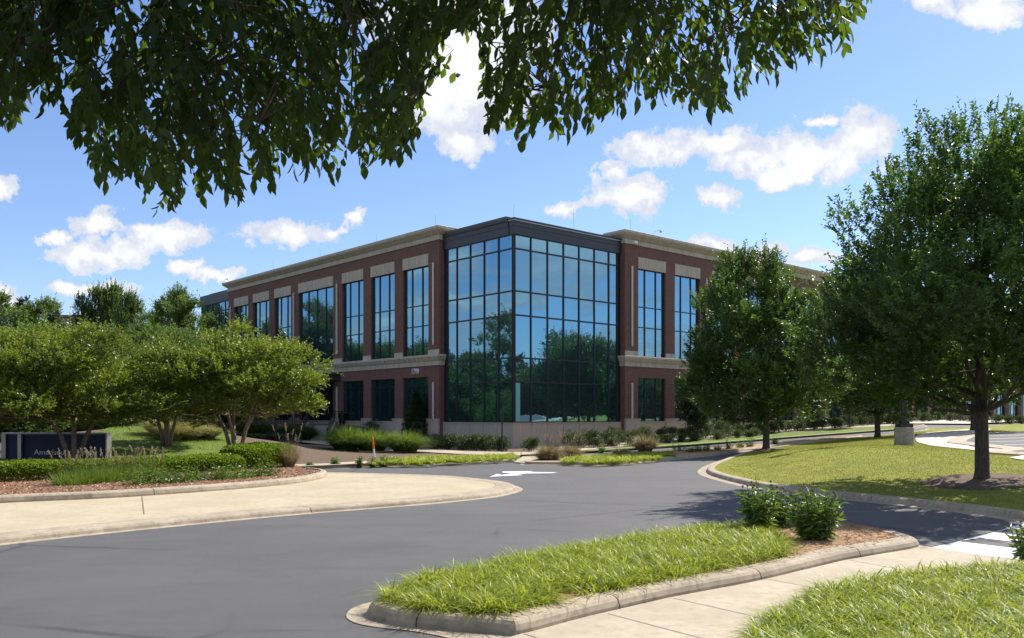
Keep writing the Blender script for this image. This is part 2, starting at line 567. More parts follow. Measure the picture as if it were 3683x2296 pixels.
M = {}
M['asphalt'] = asphalt_mat()
M['brick'] = brick_mat()
M['glass'] = glass_mat('mirrored_glass', (.25, .50, .66), .60)
M['stone'] = rough_mat('cast_stone', (.44, .375, .29), (.54, .465, .365), 1.6, 5, (.38, .32, .25), .85, .1, None, .01, (1.6, 1.6, .35))
M['stone_base'] = rough_mat('stone_base', (.43, .365, .295), (.48, .41, .335), .7, 5, (.39, .33, .265), .85, .1, None, .01, (1.3, 1.3, .6))
M['panel'] = plain('dark_metal_panel', (.040, .043, .050), .42, .3, .06, .6)
M['frame'] = plain('window_frame', (.030, .032, .038), .4, .4, .05)
M['black'] = plain('black_paint', (.012, .012, .014), .4, .2)
M['tan'] = rough_mat('tan_concrete', (.39, .325, .215), (.45, .38, .26), .7, 7, (.345, .285, .185), .85, .2, 90, .004)
M['kerb'] = rough_mat('kerb_concrete', (.31, .255, .185), (.41, .34, .25), 2.2, 9, (.235, .19, .14), .85, .35, 80, .006)
M['walk'] = rough_mat('walk_concrete', (.36, .30, .22), (.44, .375, .285), 1.1, 8, (.325, .27, .20), .85, .2, 90, .004)
M['white_walk'] = rough_mat('pale_concrete', (.52, .46, .38), (.58, .52, .44), 1.0, 20, (.50, .44, .37), .85, .15, 60)
M['paint'] = rough_mat('white_road_paint', (.70, .70, .72), (.80, .80, .82), 9, 60, (.55, .55, .57), .6, .2)
M['mulch'] = rough_mat('bark_mulch', (.155, .072, .042), (.34, .19, .12), 26, 8, (.10, .045, .028), .95, .9, 40, .03, (1, 2.2, 1))
M['straw'] = rough_mat('pine_straw', (.27, .15, .08), (.50, .33, .19), 22, 9, (.20, .11, .06), .95, .8, 50, .02)
M['shade_mulch'] = rough_mat('shaded_brown_mulch', (.095, .060, .036), (.155, .10, .062), 14, 5, (.07, .043, .026), .95, .6, 30, .02)  # dark brown mulch, base darkened further to mimic the building's shade
M['lawn'] = rough_mat('lawn_turf', (.19, .20, .014), (.30, .29, .022), 1.1, 16, (.14, .17, .012), .95, .9, 60, .03, None, .3, .7)
M['lawn2'] = rough_mat('green_turf', (.09, .15, .012), (.16, .21, .020), 1.6, 22, (.07, .12, .012), .95, .9, 60, .03)
M['ground'] = rough_mat('meadow', (.06, .08, .02), (.11, .12, .035), .3, 3, (.05, .06, .02), .95, .5, 8, .05)
M['bark'] = rough_mat('bark', (.055, .042, .034), (.12, .095, .075), 9, 30, (.035, .028, .022), .9, .8, 25, .03, (3, 3, .6))
M['bark_light'] = rough_mat('smooth_bark', (.16, .11, .08), (.27, .20, .15), 5, 12, (.11, .075, .055), .8, .3, 15, .01, (3, 3, .5))
M['leaf_zel'] = leaf_mat('zelkova_leaf', (.014, .040, .015), (.080, .140, .034), (.20, .38, .03), .26, .42, .5)
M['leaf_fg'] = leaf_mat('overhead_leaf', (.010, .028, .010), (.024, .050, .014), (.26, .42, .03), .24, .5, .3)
M['leaf_crape'] = leaf_mat('crape_leaf', (.045, .080, .012), (.165, .205, .022), (.34, .44, .03), .34, .36, .6)
M['leaf_back'] = leaf_mat('back_leaf', (.045, .080, .022), (.10, .15, .040), (.22, .36, .05), .33)
M['leaf_dark'] = leaf_mat('dark_leaf', (.018, .038, .016), (.040, .070, .026), (.10, .20, .03), .22)
M['leaf_conifer'] = leaf_mat('conifer_needles', (.022, .042, .022), (.045, .070, .035), (.08, .14, .04), .15)
M['leaf_hedge'] = leaf_mat('hedge_leaf', (.060, .110, .010), (.22, .29, .018), (.30, .45, .03), .33)
M['leaf_shrub'] = leaf_mat('shrub_leaf', (.032, .056, .024), (.095, .130, .050), (.16, .22, .05), .22)
M['leaf_olive'] = leaf_mat('grey_green_leaf', (.055, .070, .035), (.13, .15, .075), (.18, .24, .06), .22)
M['leaf_peren'] = leaf_mat('perennial_leaf', (.045, .090, .015), (.10, .17, .025), (.26, .42, .04), .35, .35, .6)
M['blade'] = leaf_mat('liriope_blade', (.11, .165, .010), (.39, .45, .040), (.54, .62, .05), .40, .45, .35)
M['blade_fount'] = leaf_mat('fountain_grass', (.075, .125, .018), (.14, .20, .035), (.28, .42, .05), .35)
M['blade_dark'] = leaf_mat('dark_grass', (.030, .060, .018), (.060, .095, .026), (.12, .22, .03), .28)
M['blade_straw'] = leaf_mat('straw_grass', (.22, .17, .085), (.42, .34, .19), (.40, .32, .15), .30)
M['blade_gold'] = leaf_mat('golden_grass', (.22, .22, .07), (.50, .45, .20), (.5, .5, .15), .35)
M['blade_lawn'] = leaf_mat('lawn_blade', (.18, .20, .014), (.33, .33, .026), (.38, .40, .04), .30)
M['blade_lawn2'] = leaf_mat('green_lawn_blade', (.13, .17, .012), (.26, .30, .022), (.30, .44, .04), .30)
M['plume'] = leaf_mat('plume', (.34, .27, .17), (.52, .44, .30), (.45, .38, .2), .3)
M['needle'] = leaf_mat('needle_litter', (.26, .13, .06), (.55, .36, .20), (.3, .2, .1), .1)
M['petal'] = plain('petal', (.75, .16, .10), .6)
M['seedhead'] = plain('seedhead', (.11, .09, .03), .9)
M['orange'] = plain('orange_plastic', (.80, .12, .03), .45)
M['white'] = plain('white_paint', (.80, .80, .80), .45, 0, .04)
M['navy'] = plain('navy_panel', (.010, .015, .070), .6, 0, .1)
M['grey_metal'] = plain('grey_metal', (.32, .32, .30), .4, .5, .08)
M['alu'] = plain('brushed_aluminium', (.45, .44, .40), .4, .5, .08)
M['fixture'] = plain('light_bar', (.62, .56, .47), .5, 0, .03)
M['conc_lamp'] = rough_mat('lamp_base_concrete', (.24, .22, .185), (.31, .285, .24), 5, 18, (.19, .175, .15), .9, .3, 60)
M['rail'] = plain('bronze_rail', (.055, .040, .032), .4, .4)
M['step'] = rough_mat('step_concrete', (.26, .25, .24), (.34, .33, .31), 6, 30, (.22, .21, .2), .9, .2)
M['render'] = rough_mat('apartment_siding', (.30, .25, .19), (.36, .30, .23), .5, 3, (.26, .21, .17), .9, 0)
M['roofing'] = plain('grey_roofing', (.12, .115, .11), .8)
M['teal'] = plain('teal_blind', (.16, .42, .45), .5, 0, .05)

# ------------------------------------------------------------------ ground, road, beds, paths
def grid_ground():
    xs = np.concatenate([np.linspace(-900, -90, 12)[:-1], np.arange(-90, 130, 2.0), np.linspace(130, 900, 12)])
    ys = np.concatenate([np.linspace(-700, -30, 10)[:-1], np.arange(-30, 200, 2.0), np.linspace(200, 1500, 12)])
    X, Y = np.meshgrid(xs, ys); Z = H(X, Y) - .07
    V = np.stack([X.ravel(), Y.ravel(), Z.ravel()], 1)
    nx, ny = len(xs), len(ys)
    i = (np.arange(ny - 1)[:, None] * nx + np.arange(nx - 1)[None, :]).ravel()
    Q = np.stack([i, i + 1, i + nx + 1, i + nx], 1)
    o = np_mesh('ground', V, Q, M['ground'], smooth=True); o['kind'] = 'structure'


grid_ground()
A0 = lambda x, y: H(x, y)
# asphalt of the drive
road_poly = [(-70, 2), (60, 2), (75, 30), (95, 62), (90, 92), (44, 73)] + [tuple(G(x, y)[:2]) for x, y in ((2190, 1004), (2000, 1024), (1800, 1040), (1600, 1055), (1400, 1064), (1232, 1076), (1119, 1085), (880, 1096), (690, 1104))] + [(-26, 34), (-70, 34)]
sheet('road', road_poly, A0, M['asphalt'], 1.5)

# far building-side bed, mulch on the real slope
def gp(pts, z=.0): return [tuple(G(x, y, z)[:2]) for x, y in pts]


near_edge_l = gp([(-330, 1128), (300, 1122), (690, 1117), (735, 1114), (880, 1107), (1000, 1102), (1119, 1096), (1190, 1092), (1228, 1089)])
kl = smooth_line(near_edge_l[2:], False, .5)
KERB_S = [(0, -.02), (0, .006), (.20, .012), (.215, .075), (.24, .115), (.275, .13), (.42, .135), (.43, .0)]
kerb(kl, False, KERB_S, M['kerb'], 3.0)
near_edge_r = gp([(1232, 1083), (1300, 1078), (1400, 1072), (1500, 1066), (1692, 1053), (1873, 1039), (2047, 1026), (2123, 1020), (2188, 1012), (2196, 1009), (2175, 1006)])
krr = smooth_line(near_edge_r, False, .6)
kerb(krr, False, KERB_S, M['kerb'], 3.0)
loc = lambda a, b: (COR[0] + U[0] * a + Vv[0] * b, COR[1] + U[1] * a + Vv[1] * b)
back = [loc(62, -9), loc(100, -9), loc(100, 2), loc(2, 3), loc(2, 60), (-30, 96), (-60, 96), (-75, 60), (-75, 36)]
bed_poly = offset_line(smooth_line(near_edge_l, False, 1.0), .3, False) + offset_line(krr, .3, False)
bed_poly = [tuple(p) for p in bed_poly] + back
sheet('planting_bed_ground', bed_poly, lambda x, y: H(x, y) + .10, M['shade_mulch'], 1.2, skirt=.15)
# lawn slope on the left, lawn strip on the right
lawnL = gp([(120, 1100), (400, 1098), (560, 1088), (588, 1062), (560, 1040), (520, 1022), (480, 1012), (430, 1004), (385, 1003), (330, 1012), (250, 1030), (120, 1040)], .1)
sheet('sloping_lawn', smooth_line(lawnL, True, 1.2), lambda x, y: H(x, y) + .125, M['lawn2'], 1.0)
stripR = gp([(1300, 1074), (1500, 1063), (1692, 1050), (1873, 1036), (2047, 1023), (2123, 1017), (2120, 1008), (2000, 1012), (1850, 1023), (1700, 1036), (1560, 1048), (1420, 1061)], .1)
sheet('lawn_strip', smooth_line(stripR, True, 1.0), lambda x, y: H(x, y) + .125, M['lawn2'], 1.0)
walkR = gp([(1235, 1079), (1330, 1075), (1420, 1064), (1560, 1052), (1700, 1039), (1850, 1026), (2000, 1015), (2120, 1009), (2130, 1005), (2000, 1010), (1850, 1019), (1700, 1031), (1560, 1044), (1420, 1056), (1330, 1064), (1235, 1071)], .1)
sheet('sidewalk', walkR, lambda x, y: H(x, y) + .14, M['walk'], 1.0)
walkL = gp([(1230, 1081), (1120, 1079), (1010, 1073), (930, 1074), (850, 1072), (850, 1066), (930, 1067), (1010, 1066), (1120, 1071), (1235, 1073)], .1)
sheet('sidewalk', walkL, lambda x, y: H(x, y) + .145, M['walk'], 1.0)
walkN = gp([(690, 1103), (760, 1101), (880, 1094), (1000, 1092), (1000, 1096), (880, 1100), (760, 1106), (690, 1109)], .1)
sheet('sidewalk', walkN, lambda x, y: H(x, y) + .15, M['walk'], 1.0)
pathB = gp([(515, 1017), (600, 1024), (660, 1030), (760, 1043), (800, 1047), (790, 1058), (700, 1048), (640, 1040), (590, 1032), (515, 1024)], .1)
sheet('footpath', pathB, lambda x, y: H(x, y) + .16, M['walk'], .8)
# ramp between the two beds
ramp = gp([(1228, 1090), (1216, 1097), (1250, 1100), (1300, 1097), (1320, 1086), (1300, 1079), (1240, 1082)])
sheet('kerb_ramp', ramp, lambda x, y: H(x, y) + .05, M['walk'], .6, skirt=.06)
# entrance plaza far right
plaza = [loc(44, -1.0), loc(60, -1.0), loc(60, -9.5), loc(44, -9.5)]
sheet('entrance_plaza', plaza, lambda x, y: H(x, y) + .13, M['white_walk'], 1.0)

# long flower island
isl = gp([(1232, 1101), (1300, 1102), (1453, 1103), (1496, 1100), (1585, 1091), (1712, 1077), (1824, 1062), (1887, 1055), (2000, 1043), (2047, 1037), (2040, 1034), (1960, 1039), (1860, 1049), (1750, 1059), (1600, 1072), (1480, 1080), (1400, 1083), (1330, 1087), (1262, 1094)])
isl = smooth_line(isl, True, .45)
if area(isl) < 0: isl = isl[::-1]
kerb(isl, True, KERB_S, M['kerb'], 3.0)
isl_in = offset_line(isl, .40, True)
sheet('island_mulch', isl_in, lambda x, y: H(x, y) + .12, M['straw'], .8)

# oval lawn
oval = gp([(1653, 1121), (1681, 1134), (1761, 1154), (1850, 1167), (1928, 1177), (2040, 1189), (2158, 1202), (2260, 1214), (2357, 1228), (2425, 1240), (2560, 1262)])
oval = oval + [(17.5, 14.5), (24, 16), (38, 22), (60, 30), (70, 42), (66, 58), (50, 64)]
oval += gp([(2247, 1016), (2172, 1024), (2123, 1030), (1998, 1042), (1876, 1056), (1796, 1067), (1737, 1080), (1690, 1096), (1660, 1109)])
oval = smooth_line(oval, True, .6)
if area(oval) < 0: oval = oval[::-1]
kerb(oval, True, KERB, M['kerb'], 3.2)
oval_in = offset_line(oval, .55, True)
opx = [(p.x, p.y) for p in oval_in]


def ZO(x, y):
    x = np.asarray(x, float); y = np.asarray(y, float)
    sh = x.shape
    d = dist_edge(opx, x.ravel(), y.ravel()).reshape(sh)
    return H(x, y) + .125 + .46 * SS(d / 7) + .36 * np.exp(-((x - 10.6) ** 2 + (y - 35) ** 2) / 26) * SS(d / 3.0)


sheet('oval_lawn', oval_in, ZO, M['lawn'], .8)


def GO(px, py):
    """point on the oval lawn"""
    r = (px * 1.5188 - CX) / F; k = py * 1.5188 - YH; Y = 40.
    for _ in range(14):
        z = float(ZO(np.array([r * Y]), np.array([Y]))[0])
        Y = Y * .3 + .7 * max(3, min(90, (EYE - z) * F / k))
    return Vector((r * Y, Y, z))


def go(pts): return [tuple(GO(x, y)[:2]) for x, y in pts]


pw = go([(2172, 1032), (2170, 1046), (2190, 1053), (2215, 1058), (2310, 1068), (2425, 1077), (2600, 1092)]) + [(50, 34), (64, 44), (60, 56)]
pw += go([(2425, 1010), (2342, 1016), (2247, 1021), (2199, 1025)])
pw = smooth_line(pw, True, .8)
sheet('white_sidewalk', pw, lambda x, y: ZO(x, y) + .03, M['white_walk'], .8)
lot = go([(2288, 1048), (2296, 1042), (2315, 1036), (2341, 1031), (2425, 1024)]) + [(50, 50), (64, 46), (56, 37)] + go([(2600, 1080), (2425, 1066), (2300, 1052)])
lot = smooth_line(lot, True, .5)
if area(lot) < 0: lot = lot[::-1]
sheet('parking_lot', lot, lambda x, y: ZO(x, y) + .055, M['asphalt'], .8)
kerb(lot[::-1], True, [(0, .05), (0, .07), (.05, .10), (.12, .11), (.3, .11), (.8, .06), (.8, .0)], M['walk'], 3.0, zf=ZO, side=1)
lotx = [(p.x, p.y) for p in lot]
for k in range(9):                                # parking stripes
    y0 = 30 + k * 2.7
    xs_ = np.linspace(10, 66, 300); ins = inside(lotx, xs_, np.full(300, y0) + xs_ * .10) & (dist_edge(lotx, xs_, y0 + xs_ * .10) > .5)
    if ins.sum() > 12:
        xa, xb = xs_[ins][0], min(xs_[ins][-1], xs_[ins][0] + 14)
        pl = [(xa, y0 + xa * .1), (xb, y0 + xb * .1), (xb, y0 + xb * .1 + .14), (xa, y0 + xa * .1 + .14)]
        sheet('parking_line', pl, lambda x, y: ZO(x, y) + .062, M['paint'], .8)

# bottom right: sidewalk, flower island, grass bed
ISL5 = gp([(870, 1458), (905, 1437), (1000, 1400), (1200, 1352), (1400, 1310), (1600, 1276), (1800, 1255), (1960, 1250), (2060, 1262), (2130, 1278), (2170, 1292), (2160, 1302), (1998, 1330), (1803, 1377), (1580, 1420), (1400, 1462), (1260, 1500), (1222, 1508), (1180, 1504), (985, 1488), (905, 1474)])
K5 = smooth_line([ISL5[i] for i in [9, 10, 11, 12, 13, 14, 15, 16, 17, 18, 19, 20, 21, 22, 23, 0, 1, 2] if i < len(ISL5)], False, .12)
kerb(K5, False, KERB_NG, M['kerb'], 2.4, side=-1 if area([Vector(p) for p in ISL5]) < 0 else 1)
ISL5 = smooth_line(ISL5, True, .12)
if area(ISL5) < 0: ISL5 = ISL5[::-1]
ISL5_in = offset_line(ISL5, .10, True)
sheet('island_bed', ISL5_in, lambda x, y: H(x, y) + .125, M['straw'], .3, skirt=.12)
gut = gp([(820, 1462), (835, 1442), (880, 1427), (930, 1422), (1000, 1440), (1225, 1500), (1250, 1530), (1150, 1530), (1000, 1500), (900, 1488), (845, 1478)])
sheet('gutter', smooth_line(gut, True, .04), lambda x, y: H(x, y) + .008, M['kerb'], .5)
SW = gp([(2200, 1298), (2172, 1294), (2160, 1302), (1998, 1330), (1803, 1377), (1580, 1420), (1400, 1462), (1240, 1504), (1150, 1530)]) + [(-1.6, 6.2), (-2, 3), (12, 3), (9, 10.2)]
SW += gp([(2425, 1332)])
sheet('sidewalk', SW, lambda x, y: H(x, y) + .018, M['walk'], .6)
for (x1, y1, x2, y2) in ((1595, 1421, 1745, 1455), (1822, 1376, 1930, 1397), (2012, 1330, 2130, 1352), (1240, 1506, 1330, 1535), (1440, 1458, 1560, 1490)):   # tooled joints across the walk
    p, q = G(x1, y1), G(x2, y2); d = (q - p); d.z = 0; d.normalize()
    q = p + d * 2.6
    nrm = Vector((-d.y, d.x, 0)) * .006
    mb = MB(); z = .0215
    mb.face([(p.x - nrm.x, p.y - nrm.y, z), (q.x - nrm.x, q.y - nrm.y, z), (q.x + nrm.x, q.y + nrm.y, z), (p.x + nrm.x, p.y + nrm.y, z)])
    mb.build('sidewalk_joint', plain('joint_dirt', (.22, .18, .14), .9))['kind'] = 'structure'
B7 = gp([(1795, 1495), (1850, 1460), (1930, 1415), (2050, 1385), (2200, 1362), (2425, 1350), (2600, 1345)]) + [(8.5, 5), (3, 4.4), (.5, 5.6)]
B7 = [Vector(p) for p in B7]
if area(B7) < 0: B7 = B7[::-1]
sheet('grass_bed_soil', B7, lambda x, y: H(x, y) + .04, M['straw'], .5, skirt=.04)

# left concrete apron with rolled kerb, and hedge bed
AP = gp([(-330, 1338), (0, 1293), (340, 1256), (700, 1221), (1000, 1197), (1130, 1184), (1190, 1176), (1236, 1163), (1230, 1154), (1200, 1147), (1130, 1139), (1060, 1133), (920, 1128), (800, 1125), (760, 1125)])
ap_line = smooth_line(AP, False, .4)
apoly = [tuple(p) for p in ap_line] + gp([(735, 1128), (570, 1150), (275, 1168), (0, 1182), (-330, 1200)])
KERB_AP = [(0, -.02), (0, .006), (.17, .012), (.185, .06), (.21, .09), (.25, .105), (.72, .11), (.72, .0)]
kerb(ap_line, False, KERB_AP, M['kerb'], 7.5)
ap_in = offset_line(ap_line, .73, False)
apoly_in = [tuple(p) for p in ap_in] + gp([(770, 1128), (735, 1132), (570, 1150), (275, 1168), (0, 1182), (-330, 1200)])
sheet('median_concrete', apoly_in, lambda x, y: H(x, y) + .108, M['tan'], .8)
p, q = G(336, 1187), G(341, 1232)
mb = MB(); d = (q - p).normalized(); s_ = Vector((-d.y, d.x, 0)) * .012
mb.face([(p.x - s_.x, p.y - s_.y, .112), (q.x - s_.x, q.y - s_.y, .112), (q.x + s_.x, q.y + s_.y, .112), (p.x + s_.x, p.y + s_.y, .112)])
mb.build('pavement_joint', plain('joint_dark', (.16, .12, .08), .9))['kind'] = 'structure'
HB = gp([(-330, 1219), (0, 1193), (275, 1180), (570, 1159), (700, 1146), (752, 1137), (775, 1129), (768, 1123), (735, 1118.5)], .1)
hb_line = smooth_line(HB, False, .4)
kerb(hb_line, False, [(0, -.02), (0, .05), (.02, .12), (.05, .15), (.09, .165), (.20, .17), (.22, .0)], M['kerb'], 5.6, z0=.10)
hb_in = offset_line(hb_line, .2, False)
hbp = [tuple(p) for p in hb_in] + gp([(690, 1114), (690, 1104), (300, 1108), (-330, 1112)])
sheet('hedge_bed_mulch', hbp, lambda x, y: H(x, y) + .235, M['mulch'], .8)

# painted markings
def mark(name, pts, z=.005):
    return sheet(name, pts, lambda x, y: H(x, y) + z, M['paint'], 1.0)


c5 = lambda x, y: ((1600 + x * .2886) / 1.5188, (1480 + y * .2885) / 1.5188)
mark('arrow_marking', gp([c5(*q) for q in ((555, 817), (660, 780), (705, 795), (840, 776), (720, 765), (715, 752), (1110, 748), (1040, 757), (1410, 762), (1330, 772), (1010, 776), (890, 790), (980, 798), (720, 808))]))
z8 = lambda x, y: ((2400 + x * .5289) / 1.5188, (1600 + y * .5289) / 1.5188)
for pts in (((1785, 703), (1980, 660), (2600, 735), (2600, 812)),
            ((1983, 657), (2222, 598), (2600, 642), (2600, 690), (2130, 635)),
            ((2226, 594), (2426, 535), (2600, 482), (2600, 600), (2340, 570))):
    mark('crosswalk_marking', gp([z8(*q) for q in pts]))
#@@BUILDING
# ------------------------------------------------------------------ the office building
ang = math.atan2(U[1], U[0])
B = empty('office_building', (COR[0], COR[1], 0), ang)
tag(B, 'three-storey red brick office building with mirrored glass corner and number 1799', 'building')
PL = -.4                                          # plane of both brick facades (x for the left, y for the right)
Z_G0, Z_G1, Z_GT = 1.55, 4.52, 3.94               # ground-floor windows
Z_U0, Z_U1, Z_UP = 5.97, 11.92, 12.70             # upper windows, stone panel
Z_T1, Z_T2 = 9.36, 7.97
Z_BR, Z_CT = 13.50, 14.30
# (start, end, number of lights)
WL = [(8.03, 11.0, 3), (12.0, 15.05, 3), (16.06, 19.05, 3), (20.35, 25.9, 4), (27.2, 30.15, 3), (31.14, 34.25, 3), (35.26, 38.2, 3)]
WR = [(10.96, 13.92, 3), (14.95, 17.9, 3), (19.35, 22.35, 3), (23.6, 26.6, 3), (27.8, 30.8, 3), (32.05, 35.05, 3), (36.5, 39.5, 3), (40.7, 43.7, 3),
      (45.2, 48.6, 3), (49.2, 52.4, 3), (53.7, 56.7, 3), (57.9, 60.9, 3), (62.3, 65.3, 3), (66.6, 69.6, 3), (70.9, 73.9, 3), (75.2, 78.2, 3), (79.5, 82.5, 3), (83.8, 86.8, 3), (88.1, 91.1, 3), (92.4, 95.4, 3)]
LEND, REND = 39.45, 97.0
LST, RST = 6.85, 9.60


def P_(side, s, z, d=0.0):
    """point on a facade; d = depth behind the brick plane"""
    return (PL + d, s, z) if side == 'L' else (s, PL + d, z)


def wbox(mb, side, s0, s1, d0, d1, z0, z1, mi=0):
    if side == 'L': mb.box(PL + d0, PL + d1, s0, s1, z0, z1, mi)
    else: mb.box(s0, s1, PL + d0, PL + d1, z0, z1, mi)


def brick_facade(mb, side, s_start, s_end, wins):
    D = .32
    xs = sorted({s_start, s_end} | {w[0] for w in wins} | {w[1] for w in wins})
    zs = [-.6, Z_G0, Z_G1, Z_U0, Z_U1, Z_BR + .5]
    def hole(a, b, c, d):
        m_, n_ = (a + b) / 2, (c + d) / 2
        return any(w[0] < m_ < w[1] for w in wins) and (Z_G0 < n_ < Z_G1 or Z_U0 < n_ < Z_U1)
    flip = side == 'R'
    def quad(pts): mb.face(pts[::-1] if flip else pts)
    for i in range(len(xs) - 1):
        for j in range(len(zs) - 1):
            a, b, c, d = xs[i], xs[i + 1], zs[j], zs[j + 1]
            if hole(a, b, c, d):
                quad([P_(side, a, c), P_(side, a, d), P_(side, a, d, D), P_(side, a, c, D)])
                quad([P_(side, b, d), P_(side, b, c), P_(side, b, c, D), P_(side, b, d, D)])
                quad([P_(side, a, c), P_(side, a, c, D), P_(side, b, c, D), P_(side, b, c)])
                quad([P_(side, a, d), P_(side, b, d), P_(side, b, d, D), P_(side, a, d, D)])
            else:
                quad([P_(side, b, c), P_(side, b, d), P_(side, a, d), P_(side, a, c)])


for side, sa, sb_, ww_ in (('L', LST, LEND, WL), ('R', RST, REND, WR)):
    mb = MB()
    brick_facade(mb, side, sa, sb_, ww_)
    for s in (sa, sb_):
        mb.face([P_(side, s, -.6, 0), P_(side, s, -.6, .6), P_(side, s, Z_BR + .5, .6), P_(side, s, Z_BR + .5, 0)])
    o = mb.build('brick_wall', M['brick'], B)
# inner dark core keeps light from leaking through
mb = MB(); mb.box(PL + .62, 30, LST + .1, LEND - .1, -.6, Z_BR + .3); mb.box(RST + .1, REND - .1, PL + .62, 24, -.6, Z_BR + .3)
mb.build('core_wall', M['panel'], B)
mb = MB(); mb.box(PL + .3, REND - .2, .6, 30, Z_BR + .31, Z_BR + .45)
mb.box(.3, 30, 30.01, LEND + 6, Z_BR + .31, Z_BR + .45)
mb.build('roof', M['roofing'], B)


def profile_run(mb, side, s0, s1, prof):
    """extrude a (depth outwards, z) profile along a facade with mitred returns at both ends"""
    ring0 = []; ring1 = []
    for d, z in prof:
        ring0.append(P_(side, s0 - d, z, -d)); ring1.append(P_(side, s1 + d, z, -d))
    n = len(prof)
    for i in range(n - 1):
        f = [ring0[i], ring0[i + 1], ring1[i + 1], ring1[i]]
        mb.face(f if side == 'L' else f[::-1])
    # returns
    for ring, s in ((ring0, s0), (ring1, s1)):
        for i in range(n - 1):
            (d0, z0), (d1, z1) = prof[i], prof[i + 1]
            so0 = s - d0 if ring is ring0 else s + d0
            so1 = s - d1 if ring is ring0 else s + d1
            mb.face([ring[i], P_(side, so0, z0, 1.6), P_(side, so1, z1, 1.6), ring[i + 1]])


CORN = [(.0, 13.46), (.07, 13.46), (.07, 13.76), (.02, 13.77), (.06, 13.80), (.16, 13.86), (.26, 13.95), (.36, 14.02), (.40, 14.03), (.40, 14.10), (.44, 14.11), (.44, 14.27), (.40, 14.30), (-.5, 14.33)]
BELT = [(.0, 5.26), (.07, 5.26), (.07, 5.55), (.10, 5.56), (.16, 5.62), (.22, 5.72), (.26, 5.80), (.30, 5.81), (.30, 5.93), (.28, 5.96), (.0, 5.985)]
for nm, prof in (('cornice', CORN), ('belt_course', BELT)):
    for side, s0, s1 in (('L', LST, LEND), ('R', RST, REND)):
        mb = MB(); profile_run(mb, side, s0, s1, prof)
        # open joints between the stones
        mbj = mb
        k = s0 + 1.5
        while k < s1:
            for i in range(1, len(prof) - 1):
                (d0, z0), (d1, z1) = prof[i], prof[i + 1]
                if abs(z1 - z0) + abs(d1 - d0) > .9: continue
                e = .003
                f = [P_(side, k, z0, -d0 - e), P_(side, k, z1, -d1 - e), P_(side, k + .022, z1, -d1 - e), P_(side, k + .022, z0, -d0 - e)]
                mbj.face(f if side == 'L' else f[::-1], 1)
            k += 1.5
        mb.build(nm, [M['stone'], plain('mortar', (.20, .16, .12), .9)], B)

# thin light flashing on top of the cornice and stone window heads
for side, wins, s_start, s_end in (('L', WL, LST, LEND), ('R', WR, RST, REND)):
    edges = [s_start] + [v for w in wins for v in w[:2]] + [s_end]
    for i in range(0, len(edges), 2):             # piers: stone feet and blocks
        a, b = edges[i], edges[i + 1]
        e0 = .10; lo_ = a - e0 if i else a - .02; hi_ = b + e0 if i < len(edges) - 2 else b + .02
        if b - a > .3:
            bm_ = MB(); pb = MB()
            wbox(bm_, side, lo_, hi_, -.12, .02, -.7, Z_G0 + .11)
            wbox(bm_, side, lo_ - .03, hi_ + .03, -.15, .02, Z_G0 + .112, Z_G0 + .20)
            wbox(pb, side, a - .004, b + .004, -.035, .02, 5.975, 6.30)
            bm_.build('pier_base', M['stone_base'], B)
            pb.build('pier_block', M['stone'], B)
    for (a, b, n) in wins:
        sb = MB(); wbox(sb, side, a + .102, b - .102, -.03, .06, -.7, Z_G0 - .06); wbox(sb, side, a + .102, b - .102, -.07, .10, Z_G0 - .058, Z_G0 + .012)
        sb.build('stone_sill', M['stone_base'], B)
        hb = MB(); m_ = (a + b) / 2; k = max(2, int(round((b - a) / 1.5)))
        for j in range(k):
            x0 = a + (b - a) * j / k + (.006 if j else 0); x1 = a + (b - a) * (j + 1) / k - (.006 if j < k - 1 else 0)
            wbox(hb, side, x0, x1, -.03, .05, Z_U1 + .01, Z_UP)
        hb.build('stone_head', M['stone'], B)

# light bars fixed to the broad piers
def light_bar(side, s):
    for z0, z1 in ((6.62, 12.0), (1.72, 4.15)):
        m = MB(); wbox(m, side, s - .055, s + .055, -.13, -.04, z0, z1)
        wbox(m, side, s - .02, s + .02, -.05, .0, z0 + .2, z0 + .3); wbox(m, side, s - .02, s + .02, -.05, .0, z1 - .3, z1 - .2)
        m.build('light_bar', M['fixture'], B)


for s in (7.4, 19.7, 26.6, 38.85): light_bar('L', s)
for s in (10.24, 18.6, 35.8, 44.5, 52.9, 61.6, 74.5): light_bar('R', s)


def glazed(name, side, s_edges, z_edges, d, parent, mull=.055, seed=0, rows=None):
    """window or curtain wall: one slightly tilted pane per light, frame as sub-part"""
    rg = random.Random(seed)
    g = MB(); f = MB()
    s0, s1, z0, z1 = s_edges[0], s_edges[-1], z_edges[0], z_edges[-1]
    for i in range(len(s_edges) - 1):
        for j in range(len(z_edges) - 1):
            a, b, c, e = s_edges[i], s_edges[i + 1], z_edges[j], z_edges[j + 1]
            tx, ty = rg.gauss(0, .0028), rg.gauss(0, .0022)
            pts = []
            for (s, z) in ((a, c), (b, c), (b, e), (a, e)):
                dd = d + tx * (s - (a + b) / 2) + ty * (z - (c + e) / 2)
                pts.append(P_(side, s, z, dd))
            g.face(pts[::-1] if side == 'L' else pts)
    for i, s in enumerate(s_edges):
        w = mull * (1.3 if i in (0, len(s_edges) - 1) else 1)
        wbox(f, side, s - w / 2 if i else s, s + w / 2 if i < len(s_edges) - 1 else s, d - .06, d + .03, z0, z1)
    for j, z in enumerate(z_edges):
        w = mull * 1.15
        for i in range(len(s_edges) - 1):
            wbox(f, side, s_edges[i] + mull * .51, s_edges[i + 1] - mull * .51, d - .055, d + .028, z - w / 2 if j else z, z + w / 2 if j < len(z_edges) - 1 else z)
    o = g.build(name, M['glass'], parent)
    f.build('window_frame', M['frame'], o)
    return o


